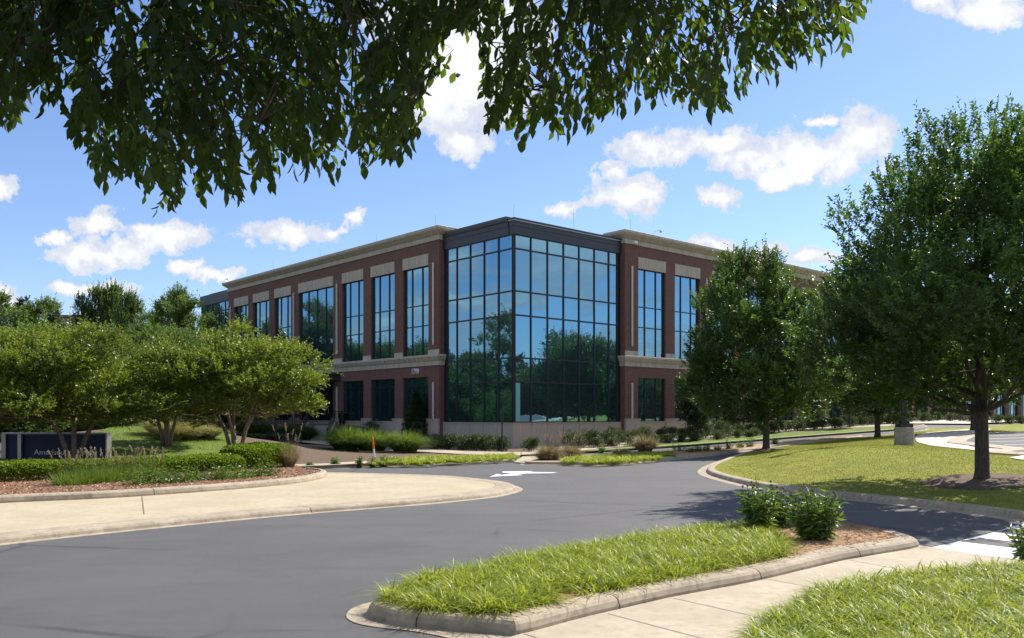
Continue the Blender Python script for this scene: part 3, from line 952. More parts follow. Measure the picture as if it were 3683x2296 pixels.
def split3(a, b, n):
    if n == 4: return [a + (b - a) * k / 4 for k in range(5)]
    w = b - a
    return [a, a + w * .30, a + w * .70, b]


sd = 1
for side, wins in (('L', WL), ('R', WR)):
    for (a, b, n) in wins:
        sd += 1
        glazed('window', side, split3(a + .01, b - .01, n), [Z_U0 + .02, Z_T2, Z_T1, Z_U1], .20, B, seed=sd)
        if side == 'L' and n == 4:
            continue
        glazed('window', side, split3(a + .01, b - .01, n), [Z_G0 + .015, Z_GT, Z_G1], .20, B, seed=sd + 100)

# entrance on the left facade: glazed screen, door, canopy
ent = glazed('entrance_screen', 'L', [20.36, 21.3, 22.3, 22.32, 23.6, 24.8, 25.89], [1.25, 3.3, 3.94, Z_G1], .45, B, seed=77)
dm = MB()
wbox(dm, 'L', 21.40, 21.50, .36, .42, 1.25, 3.3); wbox(dm, 'L', 22.18, 22.28, .36, .42, 1.25, 3.3)
wbox(dm, 'L', 21.502, 22.178, .36, .42, 3.15, 3.3); wbox(dm, 'L', 21.502, 22.178, .36, .42, 1.25, 1.5)
door = dm.build('door', M['frame'], B)
hm = MB(); hm.tube([P_('L', 21.62, 2.1, .30), P_('L', 21.62, 2.55, .30)], .018); hm.tube([P_('L', 21.62, 2.15, .30), P_('L', 21.62, 2.15, .37)], .012); hm.tube([P_('L', 21.62, 2.5, .30), P_('L', 21.62, 2.5, .37)], .012)
hm.build('door_handle', M['alu'], door)
cm = MB(); wbox(cm, 'L', 19.3, 27.0, -2.2, .05, 4.62, 5.05); wbox(cm, 'L', 19.25, 27.05, -2.26, .04, 5.052, 5.12)
cm.build('entrance_canopy', M['panel'], B)

# glass corner tower
TR = [0.06, 1.39, 2.79, 4.19, 5.59, 7.02, 8.42, 9.24]
TL = [0.06, 1.36, 2.72, 4.09, 5.45, 6.54]
TZ = [1.55, 3.99, 5.43, 7.99, 9.42, 11.96, 12.80]
glazed('curtain_wall', 'R', TR, TZ, .40, B, .075, 501)
glazed('curtain_wall', 'L', TL, TZ, .40, B, .075, 502)
mb = MB()
mb.box(-.03, .059, -.03, .059, 1.5, 12.8)                                  # corner post
mb.box(9.242, 9.62, .02, .4, 1.5, 12.8); mb.box(.02, .4, 6.542, 6.87, 1.5, 12.8)   # jamb panels
mb.box(.45, 9.2, .5, .55, 1.5, 12.8); mb.box(.5, .55, .56, 6.5, 1.5, 12.8)
mb.build('corner_frame', M['frame'], B)
for k in range(2):
    mb = MB()
    if k == 0: mb.box(-.06, 9.74, -.10, .35, 12.802, 13.3); mb.box(-.09, 9.76, -.13, .35, 13.302, 13.66)
    else: mb.box(-.10, .35, .352, 7.02, 12.802, 13.3); mb.box(-.13, .35, .352, 7.05, 13.302, 13.66)
    o = mb.build('parapet', M['panel'], B)
    c = MB()
    if k == 0: c.box(-.15, 9.78, -.19, .4, 13.60, 13.64)
    else: c.box(-.19, -.131, .36, 7.06, 13.60, 13.64)
    c.build('drip_edge', M['alu'] if k == 0 else M['panel'], o)  # bright metal on the right only: the edge's sunlit highlight as material colour
mb = MB(); mb.box(-.12, 9.76, -.16, .42, 13.662, 13.78); mb.box(-.16, .42, .422, 7.06, 13.662, 13.78); mb.build('coping', M['panel'], B)
mb = MB(); mb.box(.36, 9.74, .36, 9, 13.4, 13.55); mb.build('tower_roof', M['roofing'], B)
# stone plinth of the glass corner, in slabs
xsr = [-.10, 1.32, 2.72, 4.12, 5.52, 6.92, 8.32, 9.60]; ysl = [.30, 1.36, 2.72, 4.09, 5.45, 6.85]
mb = MB()
for i in range(len(xsr) - 1): mb.box(xsr[i] + (.013 if i else 0), xsr[i + 1] - .013, -.10, .3, -.7, 1.47)
for i in range(len(ysl) - 1): mb.box(-.10, .3, ysl[i] + .013, ysl[i + 1] - .013, -.7, 1.47)
mb.box(-.13, 9.6, -.13, .3, 1.472, 1.535); mb.box(-.13, .3, .302, 6.85, 1.472, 1.535)
mb.build('plinth', M['stone_base'], B)
mb = MB(); mb.box(.11, .50, -.028, -.012, 1.62, 3.93); mb.build('blind', M['teal'], B)
# far glass tower at the left end
TL2 = [39.5, 41.0, 42.5, 43.95, 45.35, 46.67]
glazed('curtain_wall', 'L', TL2, [.6, 3.99, 5.43, 7.99, 9.42, 11.96, 12.80], .40, B, .075, 503)
mb = MB(); mb.box(.02, 12, 46.68, 46.8, -.5, 13.6); mb.box(.45, .5, 39.5, 46.6, 0, 12.8); mb.build('end_wall', M['panel'], B)
mb = MB(); mb.box(-.10, .35, 39.46, 46.85, 12.802, 13.78); mb.box(.36, 12, 46.5, 46.85, 12.8, 13.78); mb.build('parapet', M['panel'], B)
# lightning rods, cameras, wall light
mb = MB()
for (x, y, z, h) in ((.1, .1, 13.78, .8), (-.6, 7.0, 14.3, .8), (-.6, 14, 14.3, .6), (-.6, 22, 14.3, .6), (-.6, 30, 14.3, .6), (9.9, -.6, 14.3, .8), (17, -.6, 14.3, .6), (25, -.6, 14.3, .6), (33, -.6, 14.3, .7), (8.2, 3, 13.55, 2.6)):
    mb.tube([(x, y, z), (x, y, z + h)], .008, 5)
mb.build('lightning_rod', M['grey_metal'], B)
for (x, y) in ((12.5, -.75), (-.75, 39.2)):
    mb = MB(); mb.tube([(x, y + .7, 14.34), (x, y, 14.62), (x, y - .35, 14.62)], .025, 6)
    mb.lathe([(.02, .02), (.10, 0), (.11, -.06), (.09, -.13), (.03, -.16)], (x, y - .35, 14.60), 10)
    mb.build('security_camera', M['white'], B)
mb = MB(); wbox(mb, 'R', 10.25, 10.6, -.28, -.07, 13.50, 13.68); mb.build('wall_light', M['white'], B)


def text_obj(name, s, size, depth, mat, mw, parent=None):
    cu_ = bpy.data.curves.new(name, 'FONT'); cu_.body = s; cu_.size = size; cu_.extrude = depth; cu_.align_x = 'CENTER'
    t = bpy.data.objects.new(name, cu_); COL.objects.link(t)
    bpy.context.view_layer.update()
    me = bpy.data.meshes.new_from_object(t.evaluated_get(bpy.context.evaluated_depsgraph_get()))
    bpy.data.objects.remove(t)
    me.materials.clear(); me.materials.append(mat)
    o = bpy.data.objects.new(name, me); COL.objects.link(o); o.matrix_world = mw
    if parent: o.parent = parent
    return o


# number 1799: text x axis must run to decreasing b on the left facade
mw = Matrix(((0, 0, -1, PL - .03), (-1, 0, 0, 9.5), (0, 1, 0, 4.74), (0, 0, 0, 1))) @ Matrix.Diagonal((.78, 1, 1, 1))
text_obj('address_number', '1799', .57, .02, M['white'], mw, B)

# ------------------------------------------------------------------ stairs, rails, bin at the left entrance
def frame_at(p, d):
    return math.atan2(d[1], d[0])


stair = empty('entrance_stair', (-14.05, 64.0, .15))
tag(stair, 'grey concrete flight of steps climbing to the shaded side door', 'steps')
mb = MB()
for k in range(7): mb.box(-.85, .85, -2.1 + .3 * k, 4.6, .15 * k - .3, .15 * (k + 1))
mb.build('step', M['step'], stair)
for s in (-1, 1):
    mb = MB()
    x0, x1 = (s * .86, s * 1.12) if s > 0 else (s * 1.12, s * .86)
    k0 = len(mb.v)
    pr = [(-2.5, -.4), (-2.5, .12), (-.1, 1.30), (.6, 1.30), (.6, -.4)]
    for x in (x0, x1): mb.v += [(x, y, z) for y, z in pr]
    n = 5; mb.f.append(tuple(range(n))); mb.f.append(tuple(reversed(range(n, 2 * n)))); mb.mi += [0, 0]
    for i in range(n): mb.f.append((i, i + n, (i + 1) % n + n, (i + 1) % n)); mb.mi.append(0)
    mb.build('cheek_wall', M['step'], stair)


def handrail(name, label, pts, h=.9, parent=None, step=.16, double=False):
    """pts = ground line of the rail in world space"""
    base = Vector(pts[0]); r = empty(name, base); tag(r, label, 'handrail')
    P = [Vector(p) - base for p in pts]
    up = Vector((0, 0, 1))
    mb = MB(); mb.tube([p + up * h for p in P], .026, 6)
    mb.tube([p + up * .12 for p in P], .016, 5)
    mb.tube([p + up * (h - .12) for p in P], .016, 5)
    mb.build('rail', M['rail'], r)
    b = MB()
    for i in range(len(P) - 1):
        n = max(1, int((P[i + 1] - P[i]).length / step))
        for j in range(1, n):
            q = P[i].lerp(P[i + 1], j / n); b.tube([q + up * .12, q + up * (h - .12)], .011, 4, False)
    b.build('baluster', M['rail'], r)
    for i, p in enumerate(P):
        c = MB(); c.box(p.x - .03, p.x + .03, p.y - .03, p.y + .03, p.z - .25, p.z + h); c.build('post', M['rail'], r)
    return r


handrail('handrail', 'left bronze handrail of the steps to the side door', [(-15.0, 61.4, .15), (-15.03, 62.0, .25), (-15.05, 64.1, 1.35), (-16.3, 64.6, 1.35)], .9)
handrail('handrail', 'right bronze handrail of the steps to the side door', [(-13.1, 61.6, .15), (-13.1, 62.0, .25), (-13.05, 64.1, 1.35), (-12.6, 64.6, 1.35)], .9)


def rail_px(label, tops, h=.9):
    pts = []
    for (x, y, Y) in tops:
        pts.append((px2x(x / 1.5188, Y), Y, px2z(y / 1.5188, Y) - h))
    handrail('handrail', label, pts, h)


rail_px('bronze handrail of the lower steps nearest the side door', [(1083, 1541, 57.5), (1062, 1541, 57), (1010, 1583, 53), (990, 1600, 51.5)])
rail_px('bronze handrail of the lower steps nearest the black lamp post', [(988, 1541, 58), (948, 1570, 54), (897, 1606, 50), (880, 1609, 49.4)])
tb = tag(empty('litter_bin', (-12.75, 65.7, 1.2)), 'black slatted litter bin beside the side door', 'litter bin')
mb = MB()
for k in range(18):
    an = 2 * math.pi * k / 18
    mb.tube([(.27 * math.cos(an), .27 * math.sin(an), .05), (.30 * math.cos(an), .30 * math.sin(an), .8), (.36 * math.cos(an), .36 * math.sin(an), .88)], .018, 4)
mb.lathe([(.24, .04), (.25, .8)], n=14)
mb.build('basket', M['black'], tb)
mb = MB(); mb.lathe([(.38, .86), (.38, .92), (.2, .98), (.16, 1.0)], n=16); mb.build('lid', M['black'], tb)


def post_lamp(name, label, loc, h, r=.05, head=True):
    e = tag(empty(name, loc), label, 'lamp post')
    m = MB(); m.lathe([(.14, 0), (.14, .03), (.09, .08), (r, .16), (r * .8, h)], n=12); m.build('pole', M['black'], e)
    m = MB(); m.lathe([(.05, h), (.17, h + .06), (.17, h + .36), (.24, h + .38), (.10, h + .5), (.02, h + .56)], n=12); m.build('lantern', M['black'], e)
    return e


g = G(652, 1050); g = Vector((px2x(652, 55), 55, .0)); post_lamp('lamp_post', 'black lamp post rising between the entrance handrails', g, 3.6, .06)
e = tag(empty('slender_post', G(1188, 1077)), 'thin black leaning post by the left side of the glass corner', 'post')
m = MB(); m.tube([(0, 0, -.05), (.03, .1, 1.9), (.055, .2, 2.75)], .04, 8); m.build('post', M['black'], e)
m = MB(); m.lathe([(.11, .0), (.11, .04), (.05, .06)], n=10); m.build('foot', M['black'], e)

# marker stake
e = tag(empty('marker_stake', G(887, 1088)), 'orange and white marker stake leaning in front of the fountain grass', 'marker stake')
hgt = (1088 - 1035) * 1.5188 * e.location.y / F
m = MB(); m.tube([(0, 0, -.05), (-.04, 0, hgt * .46)], .045, 10); m.build('sleeve', M['white'], e)
m = MB(); m.tube([(-.04, 0, hgt * .46), (-.10, 0, hgt * .97), (-.103, 0, hgt)], [.047, .047, .02], 10); m.build('top', M['orange'], e)

# ------------------------------------------------------------------ monument sign
YS = 32.0
sx0, sx1 = px2x(5, YS), px2x(254, YS); sz0, sz1 = .2, px2z(1025, YS)
S = tag(empty('monument_sign', ((sx0 + sx1) / 2, YS, sz0)), 'dark navy monument sign in a grey frame behind the hedge', 'sign')
hw = (sx1 - sx0) / 2; hh = sz1 - sz0
m = MB(); m.box(-hw + .16, hw - .05, .02, .30, 0, hh - .06); m.build('panel', M['navy'], S)
m = MB(); m.box(-hw, -hw + .16, -.06, .34, -.1, hh); m.box(-hw + .161, hw, -.05, .34, hh - .055, hh); m.box(hw - .045, hw, -.05, .34, -.1, hh - .056)
m.build('frame', M['grey_metal'], S)
m = MB(); m.box(-hw + .62, -hw + .75, -.10, .018, 0, hh - .06); m.build('pillar', M['alu'], S)
tz = px2z(1636 / 1.5188, YS) - sz0
tx = px2x((600 + 1690) / 2 * .2061 / 1.5188, YS) - S.location.x
mw = Matrix(((1, 0, 0, tx), (0, 0, -1, .0), (0, 1, 0, tz), (0, 0, 0, 1)))
text_obj('lettering', 'AmerisourceBergen', .285, .01, M['white'], mw, S)
m = MB(); 
for k in range(9):
    an = R(20 + k * 35); m.box(.9 * 0 + hw - .42 + .0 + .028 * math.cos(an) - .006, hw - .42 + .028 * math.cos(an) + .006, -.012, .016, tz + .19 + .028 * math.sin(an) - .006, tz + .19 + .028 * math.sin(an) + .006)
m.build('trademark', M['white'], S)

# ------------------------------------------------------------------ parking-lot lamp on its concrete foot
gl = GO(2141, 1055)
LP = tag(empty('parking_lamp', gl), 'tall black parking lamp on a round concrete foot in the oval lawn', 'lamp')
rb = 44 * 1.5188 / 2 * gl.y / F; hb_ = (1055 - 1012) * 1.5188 * gl.y / F
m = MB(); m.lathe([(rb, -.2), (rb, hb_ - .03), (rb - .03, hb_)], n=40); o = m.build('concrete_foot', M['conc_lamp'], LP)
m = MB(); m.box(-.28, .28, -.28, .28, hb_ + .002, hb_ + .16); m.box(-.17, .17, -.17, .17, hb_ + .162, hb_ + .3); m.build('base_cover', M['black'], LP)
m = MB(); m.tube([(0, 0, hb_ + .28), (0, 0, 8.6)], [.14, .09], 12); m.build('pole', M['black'], LP)
for s in (-1, 1):
    m = MB(); m.tube([(0, 0, 8.4), (s * .5, s * .3, 8.5)], .04, 6)
    c, q = Vector((s * .95, s * .55, 8.5)), .33
    m.box(c.x - q, c.x + q, c.y - q * .8, c.y + q * .8, 8.45, 8.62); m.build('lamp_head', M['black'], LP)
#@@PLANTS
# ------------------------------------------------------------------ vegetation builders
def var_of(n, k, lo=0., hi=1.): return np.repeat(RNG.uniform(lo, hi, n), k)


def crown_leaves(name, centers, radii, n_spray, n_leaf, leaf, mat, parent, axis_c, up=.5, sl=.34, wr=.42, flat=.6, droop=0.0, light=0.0):
    """sprays of leaves around clump centres; each spray points away from the crown's axis point"""
    C = np.asarray(centers); rad = np.asarray(radii); m = len(C)
    w = rad ** 2; idx = RNG.choice(m, n_spray, p=w / w.sum())
    dirs = unit(RNG.normal(size=(n_spray, 3)) * [1, 1, .8])
    rr = RNG.uniform(.25, 1.0, n_spray) ** .5
    O = C[idx] + dirs * (rad[idx] * rr)[:, None] * [1, 1, flat + .3]
    out = unit(O - np.asarray(axis_c)); out2 = unit(O - C[idx] + 1e-4)
    D = unit(out * .55 + out2 * .5 + RNG.normal(size=(n_spray, 3)) * .35 + [0, 0, up])
    SL = sl * RNG.uniform(.6, 1.35, n_spray) * np.where((RNG.uniform(0, 1, n_spray) < .10) & (O[:, 2] > np.median(O[:, 2])), 1.9, 1.0)
    side = unit(np.cross(D, RNG.normal(size=(n_spray, 3)) * .4 + [0, 0, 1]))
    t = (np.arange(n_leaf) + .5) / n_leaf
    P = O[:, None, :] + D[:, None, :] * (SL[:, None] * t[None, :])[..., None]
    P[..., 2] -= droop * SL[:, None] * t[None, :] ** 2
    sg = np.where(np.arange(n_leaf) % 2 == 0, 1., -1.)[None, :, None]
    LD = D[:, None, :] * .75 + side[:, None, :] * sg * .85 + RNG.normal(size=P.shape) * .28
    LD[..., 2] -= droop * .6
    n = n_spray * n_leaf
    Ls = leaf * RNG.uniform(.65, 1.25, n)
    V, T = leaf_geo(P.reshape(-1, 3), LD.reshape(-1, 3), Ls, Ls * wr)
    cv = RNG.uniform(0, 1, m)[idx]; sv = RNG.uniform(-.25, .25, n_spray)
    hgt = np.clip(cv * .8 + .1 + sv, 0, 1)
    v = np.clip(np.repeat(hgt, n_leaf) + RNG.uniform(-.15, .15, n), 0, 1)
    return np_mesh(name, V, T, mat, parent, np.repeat(v, 4))


def limb_path(p0, p1, sag=.25, k=5, wob=.06):
    p0 = np.array(p0); p1 = np.array(p1); L = np.linalg.norm(p1 - p0); out = []
    for i in range(k + 1):
        t = i / k
        p = p0 * (1 - t) + p1 * t
        p[2] -= sag * L * 0.25 * math.sin(math.pi * t) * (1 if sag else 0)
        if 0 < i < k: p = p + RNG.normal(size=3) * wob * L * .3
        out.append(p)
    return out


def make_tree(name, label, cat, loc, H_, env, trunk_r, z_fork, n_clump=60, clump_r=.8, n_spray=2600, n_leaf=14, leaf=.085, mat='leaf_zel', bark='bark',
              group=None, stems=1, up=.5, sl=.34, seed=1, lobes=None, inner=.35, droop=0.0, twigs=True, flat=.6, lean=(0, 0), cx=(0, 0), wr=.42):
    """env: list of (height fraction 0..1 of H_, radius)"""
    global RNG
    keep = RNG; RNG = np.random.default_rng(seed * 77 + 5)
    e = empty(name, loc); tag(e, label, cat, group)
    hs = np.array([h * H_ for h, r in env]); rs = np.array([r for h, r in env])
    cs = []; rd = []
    tries = 0
    while len(cs) < n_clump and tries < 20000:
        tries += 1
        z = RNG.uniform(hs[0], hs[-1]); r = np.interp(z, hs, rs)
        if RNG.uniform() > (r / rs.max()) ** 1.2 + .05: continue
        q = RNG.uniform(inner, 1) ** .5; an = RNG.uniform(0, 2 * math.pi)
        ro = r * (1 + .13 * math.sin(3 * an + seed) + .17 * math.sin(4 * an + z * 1.9 + seed))
        c = np.array([cx[0] + ro * q * math.cos(an), cx[1] + ro * q * math.sin(an), z])
        cr = clump_r * RNG.uniform(.5, 1.2)
        if all(np.linalg.norm(c - o_) > .74 * clump_r for o_ in cs[-200:]):
            cs.append(c); rd.append(min(cr, .35 + r * .6))
    if lobes:
        for (x, y, z, r) in lobes: cs.append(np.array([x, y, z])); rd.append(r)
    cs = np.array(cs); rd = np.array(rd)
    # wood
    mb = MB(); top = H_ * .86
    if stems == 1:
        tp = [(0, 0, -.15), (0, 0, 0), (.01, 0, .25)] + [(lean[0] * t + .03 * math.sin(5 * t + seed), lean[1] * t + .03 * math.cos(4 * t), z_fork + (top - z_fork) * t if t > 0 else z_fork) for t in (0, .25, .5, .75, 1)]
        mb.tube(tp, [trunk_r * 1.7, trunk_r * 1.3, trunk_r * 1.02, trunk_r * .85, trunk_r * .62, trunk_r * .42, trunk_r * .25, trunk_r * .08], 12)
        order = np.argsort(cs[:, 2]); nl = max(6, len(cs) // 5)
        prim = order[np.linspace(0, len(order) - 1, nl).astype(int)]
        ends = []
        for i in prim:
            c = cs[i]; zb = np.clip(c[2] - 0.75 * np.hypot(c[0], c[1]) - .3, z_fork * .9, top * .92)
            t = np.clip((zb - z_fork) / (top - z_fork), 0, 1)
            b0 = np.array([lean[0] * t, lean[1] * t, zb]); pth = limb_path(b0, c, .5)
            r0 = trunk_r * (.42 - .25 * t)
            mb.tube(pth, np.linspace(r0, .012, len(pth)), 6); ends.append(pth)
        for i in range(len(cs)):
            if i in prim: continue
            c = cs[i]; best_ = None
            for pth in ends:
                for k in (1, 2, 3):
                    d = np.linalg.norm(pth[k] - c) + (1.5 if pth[k][2] > c[2] else 0)
                    if best_ is None or d < best_[0]: best_ = (d, pth[k])
            mb.tube(limb_path(best_[1], c, .3, 3), [trunk_r * .14, trunk_r * .10, .012, .006], 5)
    else:
        fk = []
        for s in range(stems):
            an = 2 * math.pi * s / stems + seed; r1 = .16; r2 = rs.max() * .16
            p = [(r1 * math.cos(an) * .6, r1 * math.sin(an) * .6, -.1), (r1 * math.cos(an), r1 * math.sin(an), .3), (r2 * .8 * math.cos(an + .1), r2 * .8 * math.sin(an + .1), z_fork * .7), (r2 * 1.5 * math.cos(an), r2 * 1.5 * math.sin(an), z_fork * 1.1), (rs.max() * .38 * math.cos(an - .15), rs.max() * .38 * math.sin(an - .15), z_fork * 1.1 + (H_ - z_fork) * .42)]
            mb.tube(p, [trunk_r * 1.1, trunk_r, trunk_r * .85, trunk_r * .65, trunk_r * .35], 8); fk.append([np.array(q) for q in p])
        for c in cs:
            best_ = None
            for pth in fk:
                for k in (3, 4):
                    for t in (0, .5):
                        q = pth[k] if t == 0 else (pth[k] + pth[k - 1]) / 2
                        d = np.linalg.norm(q - c) + (1 if q[2] > c[2] else 0)
                        if best_ is None or d < best_[0]: best_ = (d, q)
            mb.tube(limb_path(best_[1], c, .4, 4), [trunk_r * .35, trunk_r * .26, trunk_r * .18, .012, .006], 5)
    mb.build('trunk', M[bark], e, True)
    crown_leaves('crown', cs, rd, n_spray, n_leaf, leaf, M[mat], e, (cx[0], cx[1], H_ * .35), up, sl, wr, flat, droop)
    RNG = keep
    return e


def copy_thing(o, loc, rz=0.0, sc=(1, 1, 1), label=None, group=None):
    c = o.copy(); COL.objects.link(c); c.location = loc; c.rotation_euler = (0, 0, rz); c.scale = sc
    if label: c['label'] = label
    if group: c['group'] = group
    for ch in list(o.children):
        k = ch.copy(); COL.objects.link(k); k.parent = c
    return c


# the two big zelkovas and the tree behind, on the oval lawn
t1 = GO(2325, 1141)
ENV1 = [(.27, 1.6), (.34, 3.0), (.44, 3.7), (.56, 3.75), (.68, 3.3), (.80, 2.75), (.90, 2.2), (.97, 1.5), (1.0, .8)]
Ht = (px2z(268, t1.y) - t1.z) * .90
make_tree('zelkova_tree', 'large dense shade tree with thick dark trunk nearest the right edge of the oval lawn', 'tree', t1, Ht, ENV1, .165, 1.95, 115, .90, 10500, 13, .110,
          'leaf_zel', up=.75, sl=.36, seed=3, cx=(-.2, 0), wr=.55, inner=.15)
t2 = GO(1814, 1066)
Ht = (px2z(592, t2.y) - t2.z) * .94
ENV2 = [(.19, 1.6), (.26, 3.1), (.36, 3.5), (.48, 3.4), (.62, 2.9), (.76, 2.3), (.88, 1.6), (.96, 1.1), (1.0, .7)]
make_tree('zelkova_tree', 'medium egg-shaped tree at the tip of the oval lawn in front of the brick wing', 'tree', t2, Ht, ENV2, .18, 1.7, 88, .92, 9800, 13, .135,
          'leaf_zel', up=.7, sl=.42, seed=8, cx=(-.85, 0), wr=.55, inner=.15)
t3 = GO(2078, 1036)
Ht = (px2z(735, t3.y) - t3.z) * .95
ENV3 = [(.24, 1.8), (.36, 3.0), (.50, 3.3), (.66, 3.0), (.82, 2.2), (.93, 1.4), (1.0, .7)]
make_tree('zelkova_tree', 'shaded tree behind the concrete lamp foot, its crown merging with the largest tree', 'tree', t3, Ht, ENV3, .18, 1.7, 60, 1.0, 5000, 13, .165,
          'leaf_zel', up=.6, sl=.5, seed=12, cx=(.2, 0), wr=.55, inner=.15)
g = GO(2305, 1020)
t4 = make_tree('zelkova_tree', 'distant tree beyond the white walk, just left of the thick trunk', 'tree', g, 8.2, [(.28, 1.5), (.45, 3.0), (.7, 2.8), (1, .8)], .17, 2.2, 60, 1.1, 3400, 12, .17, 'leaf_zel', up=.6, sl=.5, seed=21, wr=.55)
# mulch rings
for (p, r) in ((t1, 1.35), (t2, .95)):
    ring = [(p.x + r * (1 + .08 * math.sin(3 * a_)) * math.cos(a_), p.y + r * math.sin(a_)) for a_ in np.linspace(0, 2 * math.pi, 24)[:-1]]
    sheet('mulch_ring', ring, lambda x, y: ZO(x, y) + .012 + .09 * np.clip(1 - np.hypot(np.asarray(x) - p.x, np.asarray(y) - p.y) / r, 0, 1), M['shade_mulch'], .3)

# small upright trees on the lawn strip
for i, (px_, py_, top, lab) in enumerate(((1652, 1042, 905, 'small spindle-shaped tree nearest the glass corner'), (1845, 1024, 860, 'small dark tree just right of the medium tree trunk'), (2012, 1013, 850, 'small rounded tree on the lawn strip nearest the entrance'))):
    g = G(px_, py_, .12); hh_ = px2z(top, g.y) - g.z; w_ = 35 * 1.5188 * g.y / F
    make_tree('small_tree', lab, 'tree', g, hh_, [(.26, w_ * .3), (.45, w_ * .8), (.75, w_ * 1.1), (.95, w_ * .8), (1, w_ * .3)], .06, .9, 40, .45, 1900, 12, .12, 'leaf_dark', up=.7, sl=.25, seed=30 + i, wr=.55)

# crape myrtles on the left
g = Vector((px2x(560, 32.), 32., .18))
make_tree('crape_myrtle', 'vase-shaped yellow-green tree with bare pale stems at the end of the hedge', 'tree', g, 4.75, [(.36, 1.4), (.43, 2.5), (.60, 2.85), (.80, 2.3), (.93, 1.6), (1, .7)], .085, 1.7, 62, .60, 7000, 12, .095,
          'leaf_crape', 'bark_light', stems=5, up=.42, sl=.32, wr=.52, inner=.2, seed=41, flat=.25, lobes=[(2.9, 0, 3.05, .36), (2.5, .3, 2.4, .34), (3.0, 0, 3.6, .3), (-2.6, 0, 4.3, .4), (2.2, 0, 4.2, .35), (.2, 0, 4.9, .35), (2.6, -.2, 3.9, .3)])
g = Vector((px2x(175, 30.), 30., .18))
make_tree('crape_myrtle', 'broad yellow-green tree with several dark stems in front of the navy sign', 'tree', g, 4.55, [(.38, 1.8), (.46, 3.5), (.60, 3.6), (.80, 2.8), (.93, 1.8), (1, .8)], .085, 1.6, 78, .68, 8600, 12, .098,
          'leaf_crape', 'bark_light', stems=6, up=.42, sl=.32, wr=.52, inner=.2, seed=47, flat=.25)
g = Vector((px2x(-70, 28.5), 28.5, .18))
make_tree('crape_myrtle', 'yellow-green tree cut by the left edge of the picture', 'tree', g, 4.5, [(.38, 1.5), (.46, 3.1), (.62, 3.5), (.8, 2.8), (1, .8)], .085, 1.6, 60, .70, 6200, 12, .098,
          'leaf_crape', 'bark_light', stems=5, up=.42, sl=.32, wr=.52, inner=.2, seed=52, flat=.25)
g = Vector((px2x(395, 37.), 37., float(H(px2x(395, 37.), 37.)) + .1))
make_tree('crape_myrtle', 'darker green tree standing back between the two nearer yellow-green trees', 'tree', g, 4.7, [(.34, 1.0), (.45, 2.4), (.62, 2.8), (.8, 2.1), (1, .5)], .08, 1.7, 52, .68, 4800, 12, .105,
          'leaf_back', 'bark_light', stems=4, up=.22, sl=.32, wr=.52, inner=.2, seed=57, flat=.3)
g = Vector((px2x(492, 52.), 52., .95))
make_tree('small_tree', 'slim young tree with twin pale stems behind the straw grass mound', 'tree', g, 3.9, [(.4, .6), (.55, 1.5), (.75, 1.5), (1, .4)], .055, 1.5, 26, .45, 1100, 12, .09, 'leaf_crape', 'bark_light', stems=2, up=.4, sl=.36, seed=60)

# trees of the wooded hill
def far_env(kind):
    return {'round': [(.18, 1.8), (.35, 2.9), (.6, 3.1), (.8, 2.2), (.93, 1.4), (1, .5)],
            'tall': [(.15, 1.2), (.3, 1.9), (.6, 2.0), (.85, 1.4), (1, .4)],
            'airy': [(.30, 1.0), (.45, 2.0), (.7, 2.1), (.9, 1.4), (1, .5)],
            'conifer': [(.12, 2.4), (.3, 2.1), (.5, 1.6), (.75, .9), (.92, .4), (1, .12)],
            'bushy': [(.02, 2.4), (.25, 3.2), (.55, 3.2), (.8, 2.3), (1, .7)]}[kind]


PROT = {}
PSPEC = {'round': (10., 70, 1.15, 4200, 12, .22, 'leaf_dark', .5), 'tall': (10., 56, .9, 3400, 12, .19, 'leaf_back', .6), 'airy': (10., 40, .65, 1900, 11, .17, 'leaf_back', .6),
         'conifer': (11., 80, .7, 3800, 12, .22, 'leaf_conifer', .05), 'bushy': (6., 70, 1.1, 5200, 12, .17, 'leaf_back', .45)}
LAB = {'round': 'dark round-crowned tree', 'tall': 'tall bushy tree', 'airy': 'thin airy tree with sky showing through', 'conifer': 'dark conifer', 'bushy': 'low bushy tree'}
nproto = 0


def far_tree(kind, px_, top, Y, wscale=1.0, label=None, group='trees on the wooded slope', xy=None, hgt=None):
    global nproto
    X = px2x(px_, Y) if xy is None else xy[0]
    if xy is not None: Y = xy[1]
    z = h1(X, Y); hh_ = (px2z(top, Y) - z) if hgt is None else hgt
    Hp = PSPEC[kind][0]
    if kind not in PROT:
        _, nc, cr, ns, nl, lf, mt, up_ = PSPEC[kind]
        PROT[kind] = make_tree('conifer_tree' if kind == 'conifer' else 'tree', label, 'tree', (X, Y, z), Hp, far_env(kind), .17, Hp * (.12 if kind in ('conifer', 'bushy') else .28), nc, cr, ns, nl, lf, mt, up=up_, sl=.5, wr=.55, seed=70 + nproto, group=group, droop=.2 if kind == 'conifer' else 0)
        nproto += 1
        o = PROT[kind]; k = hh_ / Hp; o.scale = (k * wscale, k * wscale, k)
        return o
    k = hh_ / Hp
    return copy_thing(PROT[kind], (X, Y, z), random.uniform(0, 6.28), (k * wscale, k * wscale, k), label, group)


